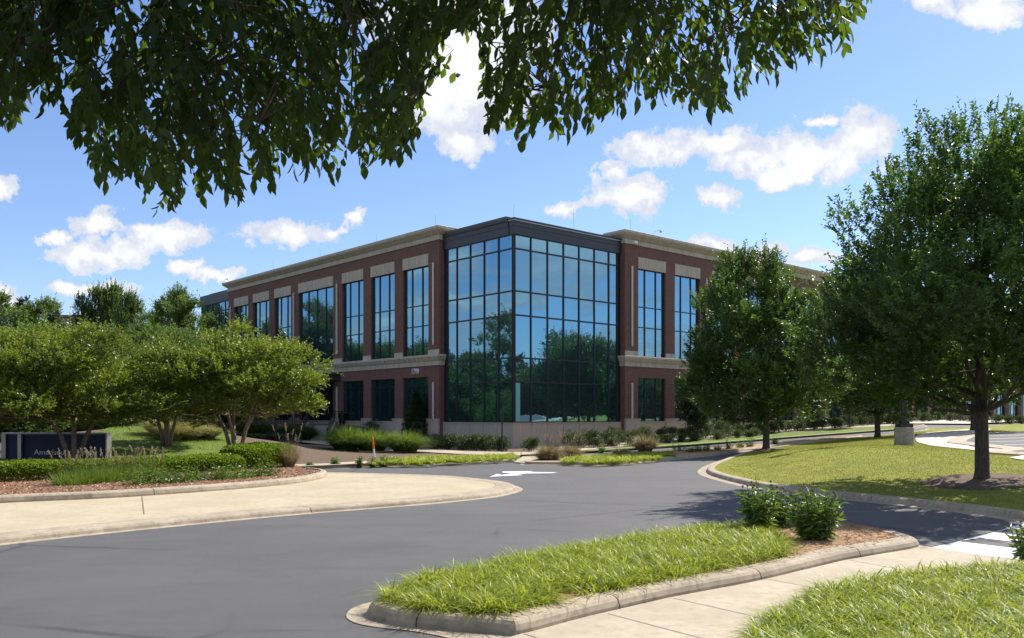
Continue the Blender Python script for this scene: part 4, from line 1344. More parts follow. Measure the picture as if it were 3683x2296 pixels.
HILL = [('airy', 12, 702, 120, 1.1, 'thin airy tree highest above the left edge of the picture'), ('conifer', 62, 708, 116, .9, 'dark conifer second from the left edge on the skyline'), ('airy', 100, 718, 112, 1.2, 'thin airy tree with a cloud behind it'),
        ('conifer', 132, 742, 105, .9, 'ragged conifer just left of the apartment block'), ('round', 200, 715, 92, .42, 'dark round-crowned tree partly hiding the apartment block'), ('tall', 232, 693, 92, .50, 'dark upright tree left of the tallest one'),
        ('tall', 268, 688, 92, .55, 'tallest bushy tree on the left skyline'), ('tall', 308, 706, 86, .55, 'paler bushy tree right of the tallest one'), ('airy', 352, 748, 80, .9, 'low thin tree in the skyline gap'), ('airy', 410, 692, 74, .8, 'thin airy tree with separate leafy tips left of the building'),
        ('airy', 456, 715, 72, .85, 'thin pale tree touching the far glass end of the building')]
for (k_, x_, tp, Y_, ws, lb) in HILL: far_tree(k_, x_, tp, Y_, ws, lb)
ORD = ['first', 'second', 'third', 'fourth', 'fifth', 'sixth', 'seventh', 'eighth', 'ninth', 'tenth', 'eleventh', 'twelfth', 'thirteenth', 'fourteenth', 'fifteenth', 'sixteenth', 'seventeenth', 'eighteenth', 'nineteenth', 'twentieth', 'twenty-first', 'twenty-second', 'twenty-third', 'twenty-fourth', 'twenty-fifth', 'twenty-sixth', 'twenty-seventh', 'twenty-eighth', 'twenty-ninth', 'thirtieth']
for i, (x_, tp, Y_) in enumerate(((-40, 770, 70), (15, 800, 66), (75, 790, 72), (140, 800, 66), (205, 810, 70), (262, 800, 74), (320, 812, 68), (372, 806, 74), (425, 800, 66), (470, 815, 76))):
    far_tree('bushy' if i % 3 else 'round', x_, tp, Y_, 1.15, '%s tree from the left in the dense belt behind the yellow-green trees' % ORD[i], 'dense tree belt below the skyline')
for i, (x_, tp, Y_) in enumerate(((-30, 905, 52), (40, 900, 50), (110, 905, 53), (270, 930, 50), (310, 915, 56), (345, 930, 54), (370, 940, 60), (420, 945, 62))):
    far_tree('bushy', x_, tp, Y_, 1.0, '%s dark bush from the left under the tree belt' % ORD[i], 'undergrowth below the tree belt')
# trees mirrored in the glass, outside the picture to the left and right
for i, (x_, y_, h_, k_) in enumerate(((-46, 57, 14.6, 'airy'), (-44, 52, 11.5, 'airy'), (-56, 63, 9.5, 'tall'), (-46, 62, 8.5, 'airy'), (-54, 52, 8, 'bushy'), (-62, 58, 9, 'round'), (-52, 68, 10.5, 'airy'), (-60, 74, 8, 'round'), (-66, 84, 8, 'round'), (-58, 46, 7, 'bushy'), (-70, 70, 9, 'tall'), (-44, 49, 7, 'bushy'), (-48, 71, 7, 'bushy'), (-60, 90, 8, 'bushy'), (-64, 80, 7, 'bushy'))):
    far_tree(k_, 0, 0, 0, 1.05, '%s tree of the group beyond the left edge that the glass mirrors' % ORD[i], 'trees mirrored from beyond the left edge', (x_, y_), h_)
for i in range(9):
    far_tree('bushy', 0, 0, 0, 1.2, '%s low bush of the belt beyond the left edge that the glass mirrors' % ORD[i], 'trees mirrored from beyond the left edge', (-46 - i * 1.8 + (i % 2) * 3, 46 + i * 5.0), 5.5)
for i, (x_, y_, h_, k_) in enumerate(((96, 34, 13, 'conifer'), (104, 30, 12, 'round'), (92, 24, 11, 'conifer'), (100, 42, 15.5, 'conifer'), (98, 50, 12.5, 'conifer'), (94, 57, 13, 'round'), (106, 60, 16, 'conifer'), (90, 66, 10.5, 'bushy'), (98, 20, 12, 'round'), (88, 45, 7.5, 'bushy'), (86, 33, 7, 'bushy'), (88, 55, 7, 'bushy'), (92, 12, 12, 'conifer'), (110, 46, 15, 'conifer'), (112, 36, 14, 'round'), (104, 54, 13, 'conifer'), (90, 28, 7, 'bushy'), (92, 39, 8, 'bushy'))):
    far_tree(k_, 0, 0, 0, 1.1, '%s tree of the group beyond the right edge that the glass mirrors' % ORD[i], 'trees mirrored from beyond the right edge', (x_, y_), h_ * .74)
for i in range(16):
    far_tree('bushy', 0, 0, 0, 1.3, '%s low bush of the belt beyond the right edge that the glass mirrors' % ORD[i], 'trees mirrored from beyond the right edge', (86 + (i % 3) * 3, 8 + i * 6.3), 6.0 + (i % 4))

# two apartment blocks on the hill
def apartment(label, px0, px1, top, Y, hgt):
    X0, X1 = px2x(px0, Y), px2x(px1, Y); zt = px2z(top, Y)
    e = tag(empty('apartment_block', ((X0 + X1) / 2, Y, zt - hgt)), label, 'building'); w = (X1 - X0) / 2
    m = MB(); m.box(-w, w, 0, 12, -4, hgt - .01); m.build('wall', M['render'], e)
    m = MB(); m.box(-w - .5, w + .5, -.8, 12.6, hgt, hgt + .45); m.build('roof', M['roofing'], e)
    n = max(2, int(2 * w / 3.2))
    for fl in range(2):
        z = hgt - 2.4 - fl * 3.0
        m = MB(); m.box(-w * .6, w * .6, -1.5, -.01, z - .9, z - .75); m.box(-w * .6, w * .6, -1.5, -1.45, z - .74, z + .1); m.build('balcony', M['render'], e)
        for k in range(n):
            x = -w + (k + .5) * 2 * w / n
            m = MB(); m.box(x - .7, x + .7, -.03, .1, z - .5, z + 1.2); m.build('window', M['frame'], e)
    return e


apartment('brown flat-roofed apartment block behind the dark round trees', 132, 192, 753, 160, 8)
apartment('pale flat-roofed apartment block low in the skyline gap', 318, 382, 790, 165, 8)


# ------------------------------------------------------------------ shrubs, grasses, perennials
def make_shrub(name, label, loc, r, h, n, leaf, mat, group=None, cat='shrub', lumps=9, boxy=False):
    cs = []; rd = []
    for k in range(lumps):
        an = RNG.uniform(0, 6.28); q = RNG.uniform(.2, .75)
        cs.append((r * q * math.cos(an), r * q * math.sin(an), h * RNG.uniform(.35, .72))); rd.append(r * RNG.uniform(.30, .46))
    cs.append((0, 0, h * .5)); rd.append(r * .55)
    cs = np.array(cs); rd = np.array(rd)
    idx = RNG.choice(len(cs), n, p=rd ** 2 / (rd ** 2).sum())
    d = unit(RNG.normal(size=(n, 3)) + [0, 0, .25])
    P = cs[idx] + d * (rd[idx] * RNG.uniform(.55, 1.0, n))[:, None] * [1, 1, min(1.2, h / r * .9)]
    P[:, 2] = np.abs(P[:, 2])
    D = d + RNG.normal(size=(n, 3)) * .6 + [0, 0, .3]
    Ls = leaf * RNG.uniform(.6, 1.3, n)
    V, T = leaf_geo(P, D, Ls, Ls * .5)
    va = np.clip(RNG.uniform(0, 1, len(cs))[idx] * .5 + RNG.uniform(0, .5, n), 0, 1)
    st = MB()
    e = empty(name, loc); tag(e, label, cat, group)
    np_mesh('foliage', V, T, M[mat], e, np.repeat(va, 4))
    for k in range(5):
        c = cs[RNG.integers(len(cs))]; st.tube([(c[0] * .1, c[1] * .1, -.05), tuple(c * .6), tuple(c)], [.022, .014, .006], 4, False)
    st.build('stem', M['bark'], e)
    return e


def make_grass(name, label, loc, r, h, n, mat, width=.012, group=None, lean=(.3, 1.0), plumes=0, cat='ornamental grass', base=.25):
    e = empty(name, loc); tag(e, label, cat, group)
    an = RNG.uniform(0, 6.28, n); q = RNG.uniform(0, 1, n) ** .5 * r * base
    P = np.stack([q * np.cos(an), q * np.sin(an), np.full(n, -.03)], 1)
    az = an + RNG.normal(size=n) * .6
    ln = RNG.uniform(lean[0], lean[1], n); L = h * RNG.uniform(.6, 1.25, n)
    L = np.where(ln > .7, L * max(1.0, r / h * 1.1), L)
    V, Q, k = blade_geo(P, az, ln, L, width * RNG.uniform(.7, 1.3, n), 5)
    np_mesh('blades', V, Q, M[mat], e, var_of(n, k))
    if plumes:
        an = RNG.uniform(0, 6.28, plumes); q = RNG.uniform(0, 1, plumes) * r * .35
        P = np.stack([q * np.cos(an), q * np.sin(an), np.zeros(plumes)], 1)
        st = MB(); n3 = 26; PP = []; DD = []
        for i in range(plumes):
            hh = h * RNG.uniform(1.15, 1.6); a2 = an[i] + RNG.normal() * .5; ln_ = RNG.uniform(.1, .38)
            tip = P[i] + np.array([math.cos(a2) * hh * ln_, math.sin(a2) * hh * ln_, hh])
            mid = P[i] * .5 + tip * .5 - np.array([math.cos(a2), math.sin(a2), 0]) * hh * ln_ * .2
            st.tube([P[i], mid, tip], .004, 3, False)
            ax = unit((tip - mid)[None])[0]
            for j in range(n3):
                t = j / n3; PP.append(tip - ax * .22 * (1 - t)); DD.append(ax * 1.2 + RNG.normal(size=3) * .45)
        V, T = leaf_geo(np.array(PP), np.array(DD), np.full(len(PP), .06), np.full(len(PP), .016))
        np_mesh('plume', V, T, M['plume'], e, var_of(len(PP), 4))
        st.build('stalk', M['blade_straw'], e)
    return e


def make_perennial(name, label, loc, r, h, stems, mat='leaf_peren', group=None, leaf=.11, heads=True, cat='flowering plant', petals=0, fine=False):
    e = empty(name, loc); tag(e, label, cat, group)
    st = MB(); PP = []; DD = []; hd = MB(); pt = MB()
    for i in range(stems):
        an = RNG.uniform(0, 6.28); q = RNG.uniform(0, 1) ** .5
        tip = np.array([r * q * math.cos(an), r * q * math.sin(an), h * RNG.uniform(.55, 1.12) * (1 - .25 * q)]); b0 = tip * [.35, .35, 0]
        st.tube([b0 - [0, 0, .03], (b0 + tip) / 2 + RNG.normal(size=3) * .01, tip], [.006, .005, .004], 4, False)
        k = int(5 + h * 13)
        for j in range(k):
            t = (j + .5) / k * .93 + .03; a2 = j * 2.4 + i
            PP.append(b0 * (1 - t) + tip * t); DD.append([math.cos(a2), math.sin(a2), .25 - .7 * (1 - t) + RNG.normal() * .25])
        if heads and fine and RNG.uniform() < .3:
            up_ = tip + [0, 0, .05]
            st.tube([tip, up_], .003, 3, False)
            h1_ = MB(); h1_.lathe([(.006, -.012), (.02, 0), (.018, .014), (.004, .024)], tuple(up_), 7); h1_.build('flower_head', M['seedhead'], e)
            if petals > 0:
                petals -= 1
                for a3 in range(9):
                    A = 2 * math.pi * a3 / 9; c, s = math.cos(A), math.sin(A); c2, s2 = math.cos(A + .3), math.sin(A + .3)
                    pt.face([tuple(up_), (up_[0] + .045 * c, up_[1] + .045 * s, up_[2] - .012), (up_[0] + .045 * c2, up_[1] + .045 * s2, up_[2] - .012)])
    PP = np.array(PP); DD = np.array(DD); n = len(PP)
    Ls = leaf * RNG.uniform(.6, 1.25, n)
    if fine: V, T = leaf_geo_fine(PP, DD, Ls, Ls * .21); kk = 11
    else: V, T = leaf_geo(PP, DD, Ls, Ls * .3); kk = 4
    np_mesh('leaves', V, T, M[mat], e, var_of(n, kk))
    st.build('stem', M['leaf_peren'], e)
    if pt.v: pt.build('petal', M['petal'], e)
    return e


def scale_at(Y): return 1.5188 * Y / F


# shrubs under the glass corner, left (shaded) side
for i, x_ in enumerate((1035, 1062, 1092, 1122, 1150, 1178)):
    g = G(x_, 1066 + i * .8, .1); r_ = 30 * scale_at(g.y)
    make_shrub('shrub', '%s dark shrub from the left below the shaded stone plinth' % ORD[i], g, r_, r_ * 1.5, 2600, .09, 'leaf_shrub', 'dark shrubs along the shaded plinth')
for i, (x_, y_, r_, h_) in enumerate(((845, 1015, 34, 32), (880, 1020, 36, 36), (918, 1030, 28, 26), (955, 1042, 26, 24))):
    g = G(x_, y_, .1); s = scale_at(g.y)
    make_shrub('shrub', '%s low dark shrub from the left between the steps and the cone tree' % ORD[i], g, r_ * s, h_ * s, 1400, .09, 'leaf_dark', 'dark shrubs right of the entrance steps')
# cone-shaped evergreen
g = G(986, 1040, .1); s = scale_at(g.y)
hc = (1040 - 914) * s; rc = 40 * s
e = tag(empty('cone_tree', g), 'dark cone-shaped evergreen against the brick pier', 'tree')
n = 15000; t = RNG.uniform(0, 1, n) ** .8; an = RNG.uniform(0, 6.28, n); rr = rc * (1 - t) ** .75 * (1 + .16 * np.sin(an * 5 + t * 30) + .12 * np.sin(t * 55)) * RNG.uniform(.6, 1.0, n)
P = np.stack([rr * np.cos(an), rr * np.sin(an), .12 + t * (hc - .12)], 1); D = np.stack([np.cos(an), np.sin(an), np.full(n, .35)], 1) + RNG.normal(size=(n, 3)) * .5
Ls = .11 * RNG.uniform(.6, 1.3, n); V, T = leaf_geo(P, D, Ls, Ls * .5); np_mesh('crown', V, T, M['leaf_dark'], e, var_of(n, 4))
m = MB(); m.tube([(0, 0, -.1), (0, 0, hc * .9)], [.09, .015], 8); m.build('trunk', M['bark'], e)

# rows along the sunny wing
TENS = {30: ('thirtieth', 'thirty'), 40: ('fortieth', 'forty'), 50: ('fiftieth', 'fifty')}
for n_ in range(31, 60):
    ORD.append(TENS[n_ // 10 * 10][0] if n_ % 10 == 0 else TENS[n_ // 10 * 10][1] + '-' + ORD[n_ % 10 - 1])
g = G(1252, 1071, .1)
make_shrub('shrub', 'rounded shrub standing alone at the foot of the glass corner', g, .55, .95, 2200, .085, 'leaf_shrub', None)
for i in range(40):
    a_ = 2.2 + i * 1.32; b_ = -2.7 + random.uniform(-.3, .3); X_, Y_ = loc(a_, b_)
    r_ = random.uniform(.58, .80)
    make_shrub('shrub', '%s shrub from the glass corner in the row against the sunny wing' % ORD[i], (X_, Y_, h1(X_, Y_) + .08), r_, r_ * random.uniform(1.35, 1.7), 2000, .095, 'leaf_shrub', 'shrub row along the sunny wing')
for i in range(14):
    a_ = 3.4 + i * 1.25; b_ = -4.0 + random.uniform(-.25, .25); X_, Y_ = loc(a_, b_); r_ = random.uniform(.42, .6)
    make_shrub('low_shrub', '%s low green shrub from the glass corner in front of the main row' % ORD[i], (X_, Y_, h1(X_, Y_) + .08), r_, r_ * 1.2, 1300, .085, 'leaf_olive', 'low green shrubs before the main row')
for i, (x_, y_) in enumerate(((2040, 1003), (2075, 1002), (2110, 1001), (2255, 996), (2278, 996), (2300, 997), (2330, 998), (2360, 999), (2390, 1000), (2420, 1001))):
    g = G(x_, y_ + 2, .1); s = scale_at(min(g.y, 92)); r_ = 17 * s
    make_shrub('shrub', '%s rounded shrub from the left beside the distant entrance' % ORD[i], g, r_, r_ * 1.2, 800, .13, 'leaf_shrub', 'rounded shrubs beside the distant entrance')

# fountain grasses and straw mounds
for (x_, y_, r_, h_, mt, lb, n_, pl) in ((818, 1085, 52, 54, 'blade_fount', 'largest green fountain grass, its left tips in the sun', 3600, 0), (880, 1080, 58, 50, 'blade_fount', 'green fountain grass behind the orange marker stake', 3200, 0),
                                      (960, 1078, 52, 48, 'blade_fount', 'green fountain grass nearest the cone tree', 2600, 0),
                                      (1300, 1090, 34, 42, 'blade_straw', 'straw-coloured grass tuft nearest the glass corner', 2200, 14), (1348, 1086, 34, 38, 'blade_straw', 'straw-coloured grass tuft right of the first one', 1900, 12),
                                      (1528, 1066, 34, 40, 'blade_straw', 'straw-coloured grass tuft in the middle of the flower island', 1800, 12), (1470, 1076, 26, 20, 'blade_straw', 'low dry grass tuft among the green strip', 900, 6)):
    g = G(x_, y_, .1)
    if mt == 'blade_fount': g = Vector((px2x(x_, 45), 45, h1(px2x(x_, 45), 45) + .08))
    s = scale_at(g.y)
    k_ = 1.2 if mt == 'blade_fount' else 1.1
    make_grass('ornamental_grass', lb, g, r_ * s * k_, h_ * s * k_, int(n_ * k_), mt, .026, None, (.2, 1.1), pl, base=.4)
for i, (x_, y_, Y_, r_, h_, mt) in enumerate(((372, 1040, 40, 50, 46, 'blade_gold'), (412, 1045, 39, 52, 50, 'blade_gold'), (450, 1045, 40, 48, 46, 'blade_gold'), (495, 1035, 41, 46, 38, 'blade_gold'))):
    X_ = px2x(x_, Y_); g = Vector((X_, Y_, h1(X_, Y_) + .1)); s = scale_at(Y_)
    make_grass('ornamental_grass', '%s straw-coloured feathery grass from the left on the sloping lawn' % ORD[i], g, r_ * s, h_ * s, 3000, mt, .018, 'straw grasses on the sloping lawn', (.15, 1.15), 22)
for i, (x_, Y_, r_, h_) in enumerate(((405, 56, 50, 40), (520, 60, 52, 42), (570, 62, 52, 42), (620, 63, 52, 44), (680, 63, 46, 36), (725, 62, 42, 38), (600, 55, 40, 22), (665, 57, 40, 20))):
    X_ = px2x(x_, Y_); g = Vector((X_, Y_, h1(X_, Y_) + .1)); s = scale_at(Y_)
    make_grass('ornamental_grass', '%s dark green grass mound from the left in the building shade' % ORD[i], g, r_ * s, h_ * s * 1.2, 2400, 'blade_dark', .03, 'dark grass mounds in the building shade', (.2, 1.0))
g = G(688, 1096, .1); make_grass('ornamental_grass', 'pale tufted grass at the right end of the clipped hedge', Vector((px2x(683, 29.5), 29.5, .2)), .75, .95, 900, 'blade_straw', .010, None, (.1, .8), 10)

# perennials along the roads
for i, (x_, y_, r_, h_) in enumerate(((797, 1101, 15, 30), (853, 1101, 10, 30), (882, 1100, 13, 26), (908, 1099, 12, 32), (930, 1096, 10, 22), (733, 1104, 9, 20))):
    g = G(x_, y_, .12); s = scale_at(g.y)
    make_perennial('flowering_plant', '%s leafy plant from the left beside the far kerb' % ORD[i], g, r_ * s, h_ * s, 26, group='leafy plants beside the far kerb', leaf=.12)
for i, (x_, y_, r_, h_) in enumerate(((1425, 1069, 11, 24), (1604, 1068, 18, 28), (1634, 1071, 18, 26), (1652, 1069, 12, 24), (1672, 1067, 14, 26), (1700, 1066, 12, 20), (1724, 1063, 14, 28), (1752, 1060, 13, 24), (1776, 1058, 14, 30), (1836, 1052, 10, 24))):
    g = G(x_, y_, .12); s = scale_at(g.y)
    make_perennial('flowering_plant', '%s leafy flowering plant from the left on the long kerbed island' % ORD[i], g, r_ * s, h_ * s, 30, group='flowering plants on the long island', leaf=.11, petals=2)

# clipped hedge in two lengths
def hedge(label, line, w, h, n, mat='leaf_hedge'):
    """line: world xy points; rounded box of leaves"""
    L = smooth_line(line, False, .15); c0 = L[len(L) // 2]; z = .22
    e = tag(empty('clipped_hedge', (c0.x, c0.y, z)), label, 'hedge')
    seg = [(L[i + 1] - L[i]).length for i in range(len(L) - 1)]; cum = np.concatenate([[0], np.cumsum(seg)])
    tot = cum[-1]; t = RNG.uniform(-w * .45, tot + w * .45, n)
    lx = np.interp(t, cum, [p.x for p in L]); ly = np.interp(t, cum, [p.y for p in L])
    dx_ = L[-1].x - L[0].x; dy_ = L[-1].y - L[0].y; dl = math.hypot(dx_, dy_); tx, ty = dx_ / dl, dy_ / dl
    over = np.where(t < 0, t, np.where(t > tot, t - tot, 0)); lx += over * tx; ly += over * ty
    th = RNG.uniform(-.15 * math.pi, 1.15 * math.pi, n)
    endf = np.sqrt(np.clip(1 - (over / (w * .5)) ** 2, .05, 1))
    k = 3.2; cr, sr = np.cos(th), np.sin(th)
    rr = (np.abs(cr) ** k + np.abs(sr) ** k) ** (-1 / k) * RNG.uniform(.72, 1.03, n) * (1 + .05 * np.sin(t * 2.3) + .04 * np.sin(t * 5.1 + th * 2))
    off = rr * cr * w * .5 * endf; zz = h * .45 + rr * sr * h * .55 * (.6 + .4 * endf)
    P = np.stack([lx - ty * off - c0.x, ly + tx * off - c0.y, np.maximum(zz, .02)], 1)
    D = np.stack([-ty * cr, tx * cr, sr], 1) + RNG.normal(size=(n, 3)) * .7
    Ls = .075 * RNG.uniform(.6, 1.3, n); V, T = leaf_geo(P, D, Ls, Ls * .6)
    np_mesh('foliage', V, T, M[mat], e, var_of(n, 4))


hz = lambda x, y: tuple(G(x, y, .22)[:2])
hedge('long low clipped hedge in front of the navy sign', [hz(-300, 1152), hz(0, 1140), hz(150, 1134), hz(300, 1127), hz(470, 1118), hz(540, 1114)], 1.1, .50, 40000)
hedge('taller rounded clipped hedge at the right end of the long hedge', [hz(572, 1111), hz(610, 1108), hz(650, 1105)], 1.35, .78, 17000)
# perennials and grass with plumes in front of the hedge
for i in range(9):
    x_ = 100 + i * 26 + random.uniform(-6, 6); g = G(x_ + 60, 1150 - i * 2.2, .22)
    make_grass('plume_grass', '%s loose grass with tan plumes from the left before the hedge' % ORD[i], g, .5, .72, 620, 'blade_fount', .010, 'plumed grasses before the hedge', (.05, .7), 7, base=.6)
for i in range(13):
    x_ = 330 + i * 25; y_ = np.interp(x_, [330, 640], [1150, 1127]) + random.uniform(-3, 2); g = G(x_, y_, .22)
    make_perennial('flowering_plant', '%s leafy plant from the left at the foot of the hedge' % ORD[i], g, .46, .62 + .12 * math.sin(i * 1.7), 34, group='leafy plants at the foot of the hedge', leaf=.12, petals=1 if i in (4,) else 0)
for i, x_ in enumerate((60, 100, 140, 172, 205, 262, 690, 712, 735)):
    g = G(x_, np.interp(x_, [0, 300, 740], [1172, 1158, 1122]), .22)
    make_perennial('seedling', '%s small sprouting plant from the left on the bark mulch' % ORD[i], g, .12, .22, 8, group='small sprouts on the bark mulch', leaf=.08, heads=False, cat='plant')

# foreground island and edge plants
def fg(px_, py_): g = G(px_, py_, .12); g.z = .12; return g


make_perennial('flowering_plant', 'tallest leafy coneflower clump at the left of the mulch patch', fg(1797, 1262), .30, .88, 52, leaf=.15, fine=True)
make_perennial('flowering_plant', 'middle leafy coneflower clump on the kerbed island', fg(1848, 1250), .28, .70, 40, leaf=.14, fine=True)
make_perennial('flowering_plant', 'wide leafy coneflower clump with a red flower on the mulch patch', fg(1928, 1278), .42, .82, 84, leaf=.15, fine=True, petals=2)
g = G(2440, 1345); g.z = .05
make_perennial('flowering_plant', 'leafy plant cut by the right edge beside the crosswalk', g, .26, .62, 36, leaf=.13, fine=True)


def grass_bed(name, label, poly, z0, dens, h, width, mat, zf=None, lean=(.25, .95), cat='grass', tufts=True):
    poly = [(p[0], p[1]) for p in poly]
    xs = [p[0] for p in poly]; ys = [p[1] for p in poly]
    a_ = abs(area([Vector(p) for p in poly])); n = int(dens * a_ * (max(xs) - min(xs)) * (max(ys) - min(ys)) / max(a_, .1))
    X = RNG.uniform(min(xs), max(xs), n); Y = RNG.uniform(min(ys), max(ys), n)
    ok = inside(poly, X, Y); X, Y = X[ok], Y[ok]
    # tufts: pull points towards random centres
    m_ = max(4, len(X) // (44 if tufts else 2)); cx_ = X[:m_]; cy_ = Y[:m_]
    k_ = RNG.integers(0, m_, len(X)); s_ = h * .17 if tufts else .25
    X = cx_[k_] + RNG.normal(size=len(X)) * s_; Y = cy_[k_] + RNG.normal(size=len(X)) * s_
    ok = inside(poly, X, Y); X, Y, k_ = X[ok], Y[ok], k_[ok]
    n = len(X)
    Z = (H(X, Y) if zf is None else zf(X, Y)) + z0
    az = np.arctan2(Y - cy_[k_], X - cx_[k_]) + RNG.normal(size=n) * .5
    tuft = RNG.uniform(.8, 1.15, m_)[k_]
    V, Q, k = blade_geo(np.stack([X, Y, Z], 1), az, RNG.uniform(lean[0], lean[1], n), h * tuft * RNG.uniform(.6, 1.2, n), width * RNG.uniform(.7, 1.3, n), 4)
    o = np_mesh(name, V, Q, M[mat], None, np.repeat(np.clip(RNG.uniform(0, 1, m_)[k_] * .5 + RNG.uniform(0, .5, n), 0, 1), k))
    tag(o, label, cat, None, 'stuff')
    return o


isl_g = gp([(905, 1430), (960, 1449), (1060, 1461), (1200, 1465), (1310, 1440), (1505, 1397), (1705, 1358), (1870, 1322), (1850, 1290), (1790, 1254), (1640, 1266), (1450, 1294), (1250, 1332), (1050, 1378), (950, 1406)], .1)
grass_bed('liriope_grass', 'bright green strappy grass filling the near kerbed island', isl_g, .11, 2500, .31, .0135, 'blade', None, (.5, 1.45))
pb7 = gp([(1812, 1512), (1850, 1470), (1930, 1425), (2050, 1396), (2200, 1373), (2425, 1360), (2600, 1352)]) + [(7.5, 5.6), (3, 5.0), (1.4, 6.4)]
grass_bed('liriope_grass', 'bright green strappy grass filling the lower right corner', pb7, .04, 2500, .31, .0135, 'blade', None, (.5, 1.45))
strip1 = gp([(880, 1102), (1000, 1101), (1119, 1096), (1224, 1089), (1218, 1080), (1120, 1083), (1010, 1086), (940, 1090)], .12)
grass_bed('liriope_grass', 'bright grass strip below the shaded shrubs', strip1, .11, 420, .30, .022, 'blade', None, (.4, 1.2))
strip2 = gp([(1322, 1099), (1400, 1100), (1490, 1096), (1560, 1089), (1600, 1082), (1590, 1073), (1500, 1078), (1420, 1084), (1340, 1090)], .12)
grass_bed('liriope_grass', 'bright grass strip on the tip of the long flower island', strip2, .11, 420, .30, .022, 'blade', None, (.4, 1.2))
ob = [tuple(p) for p in offset_line(oval_in, .08, True) if p.x < 30]
grass_bed('lawn_grass', 'short mown grass of the oval lawn', ob, 0.0, 420, .045, .010, 'blade_lawn', ZO, (.2, 1.0), 'grass', False)
lob = [tuple(p) for p in smooth_line(lawnL, True, 1.2)]
grass_bed('lawn_grass', 'grass of the sloping lawn beside the sign', lob, .12, 150, .07, .016, 'blade_lawn2', None, (.2, 1.0), 'grass', False)
# pine needles and chips
def litter(name, label, poly, z0, n, L, W, mat, zf=None):
    xs = [p[0] for p in poly]; ys = [p[1] for p in poly]
    X = RNG.uniform(min(xs), max(xs), n); Y = RNG.uniform(min(ys), max(ys), n); ok = inside(poly, X, Y); X, Y = X[ok], Y[ok]; m_ = len(X)
    P = np.stack([X, Y, H(X, Y) + z0 + RNG.uniform(0, .02, m_)], 1); D = np.stack([RNG.normal(size=m_), RNG.normal(size=m_), RNG.uniform(-.1, .35, m_)], 1)
    Ls = L * RNG.uniform(.5, 1.4, m_); V, T = leaf_geo(P, D, Ls, np.full(m_, W))
    tag(np_mesh(name, V, T, M[mat], None, var_of(m_, 4)), label, 'mulch', None, 'stuff')


litter('pine_straw', 'loose tan pine straw on the kerbed island', [tuple(p) for p in ISL5_in], .125, 26000, .08, .007, 'needle')
litter('bark_chips', 'loose reddish bark chips in front of the hedge', hbp, .235, 26000, .07, .035, 'needle')

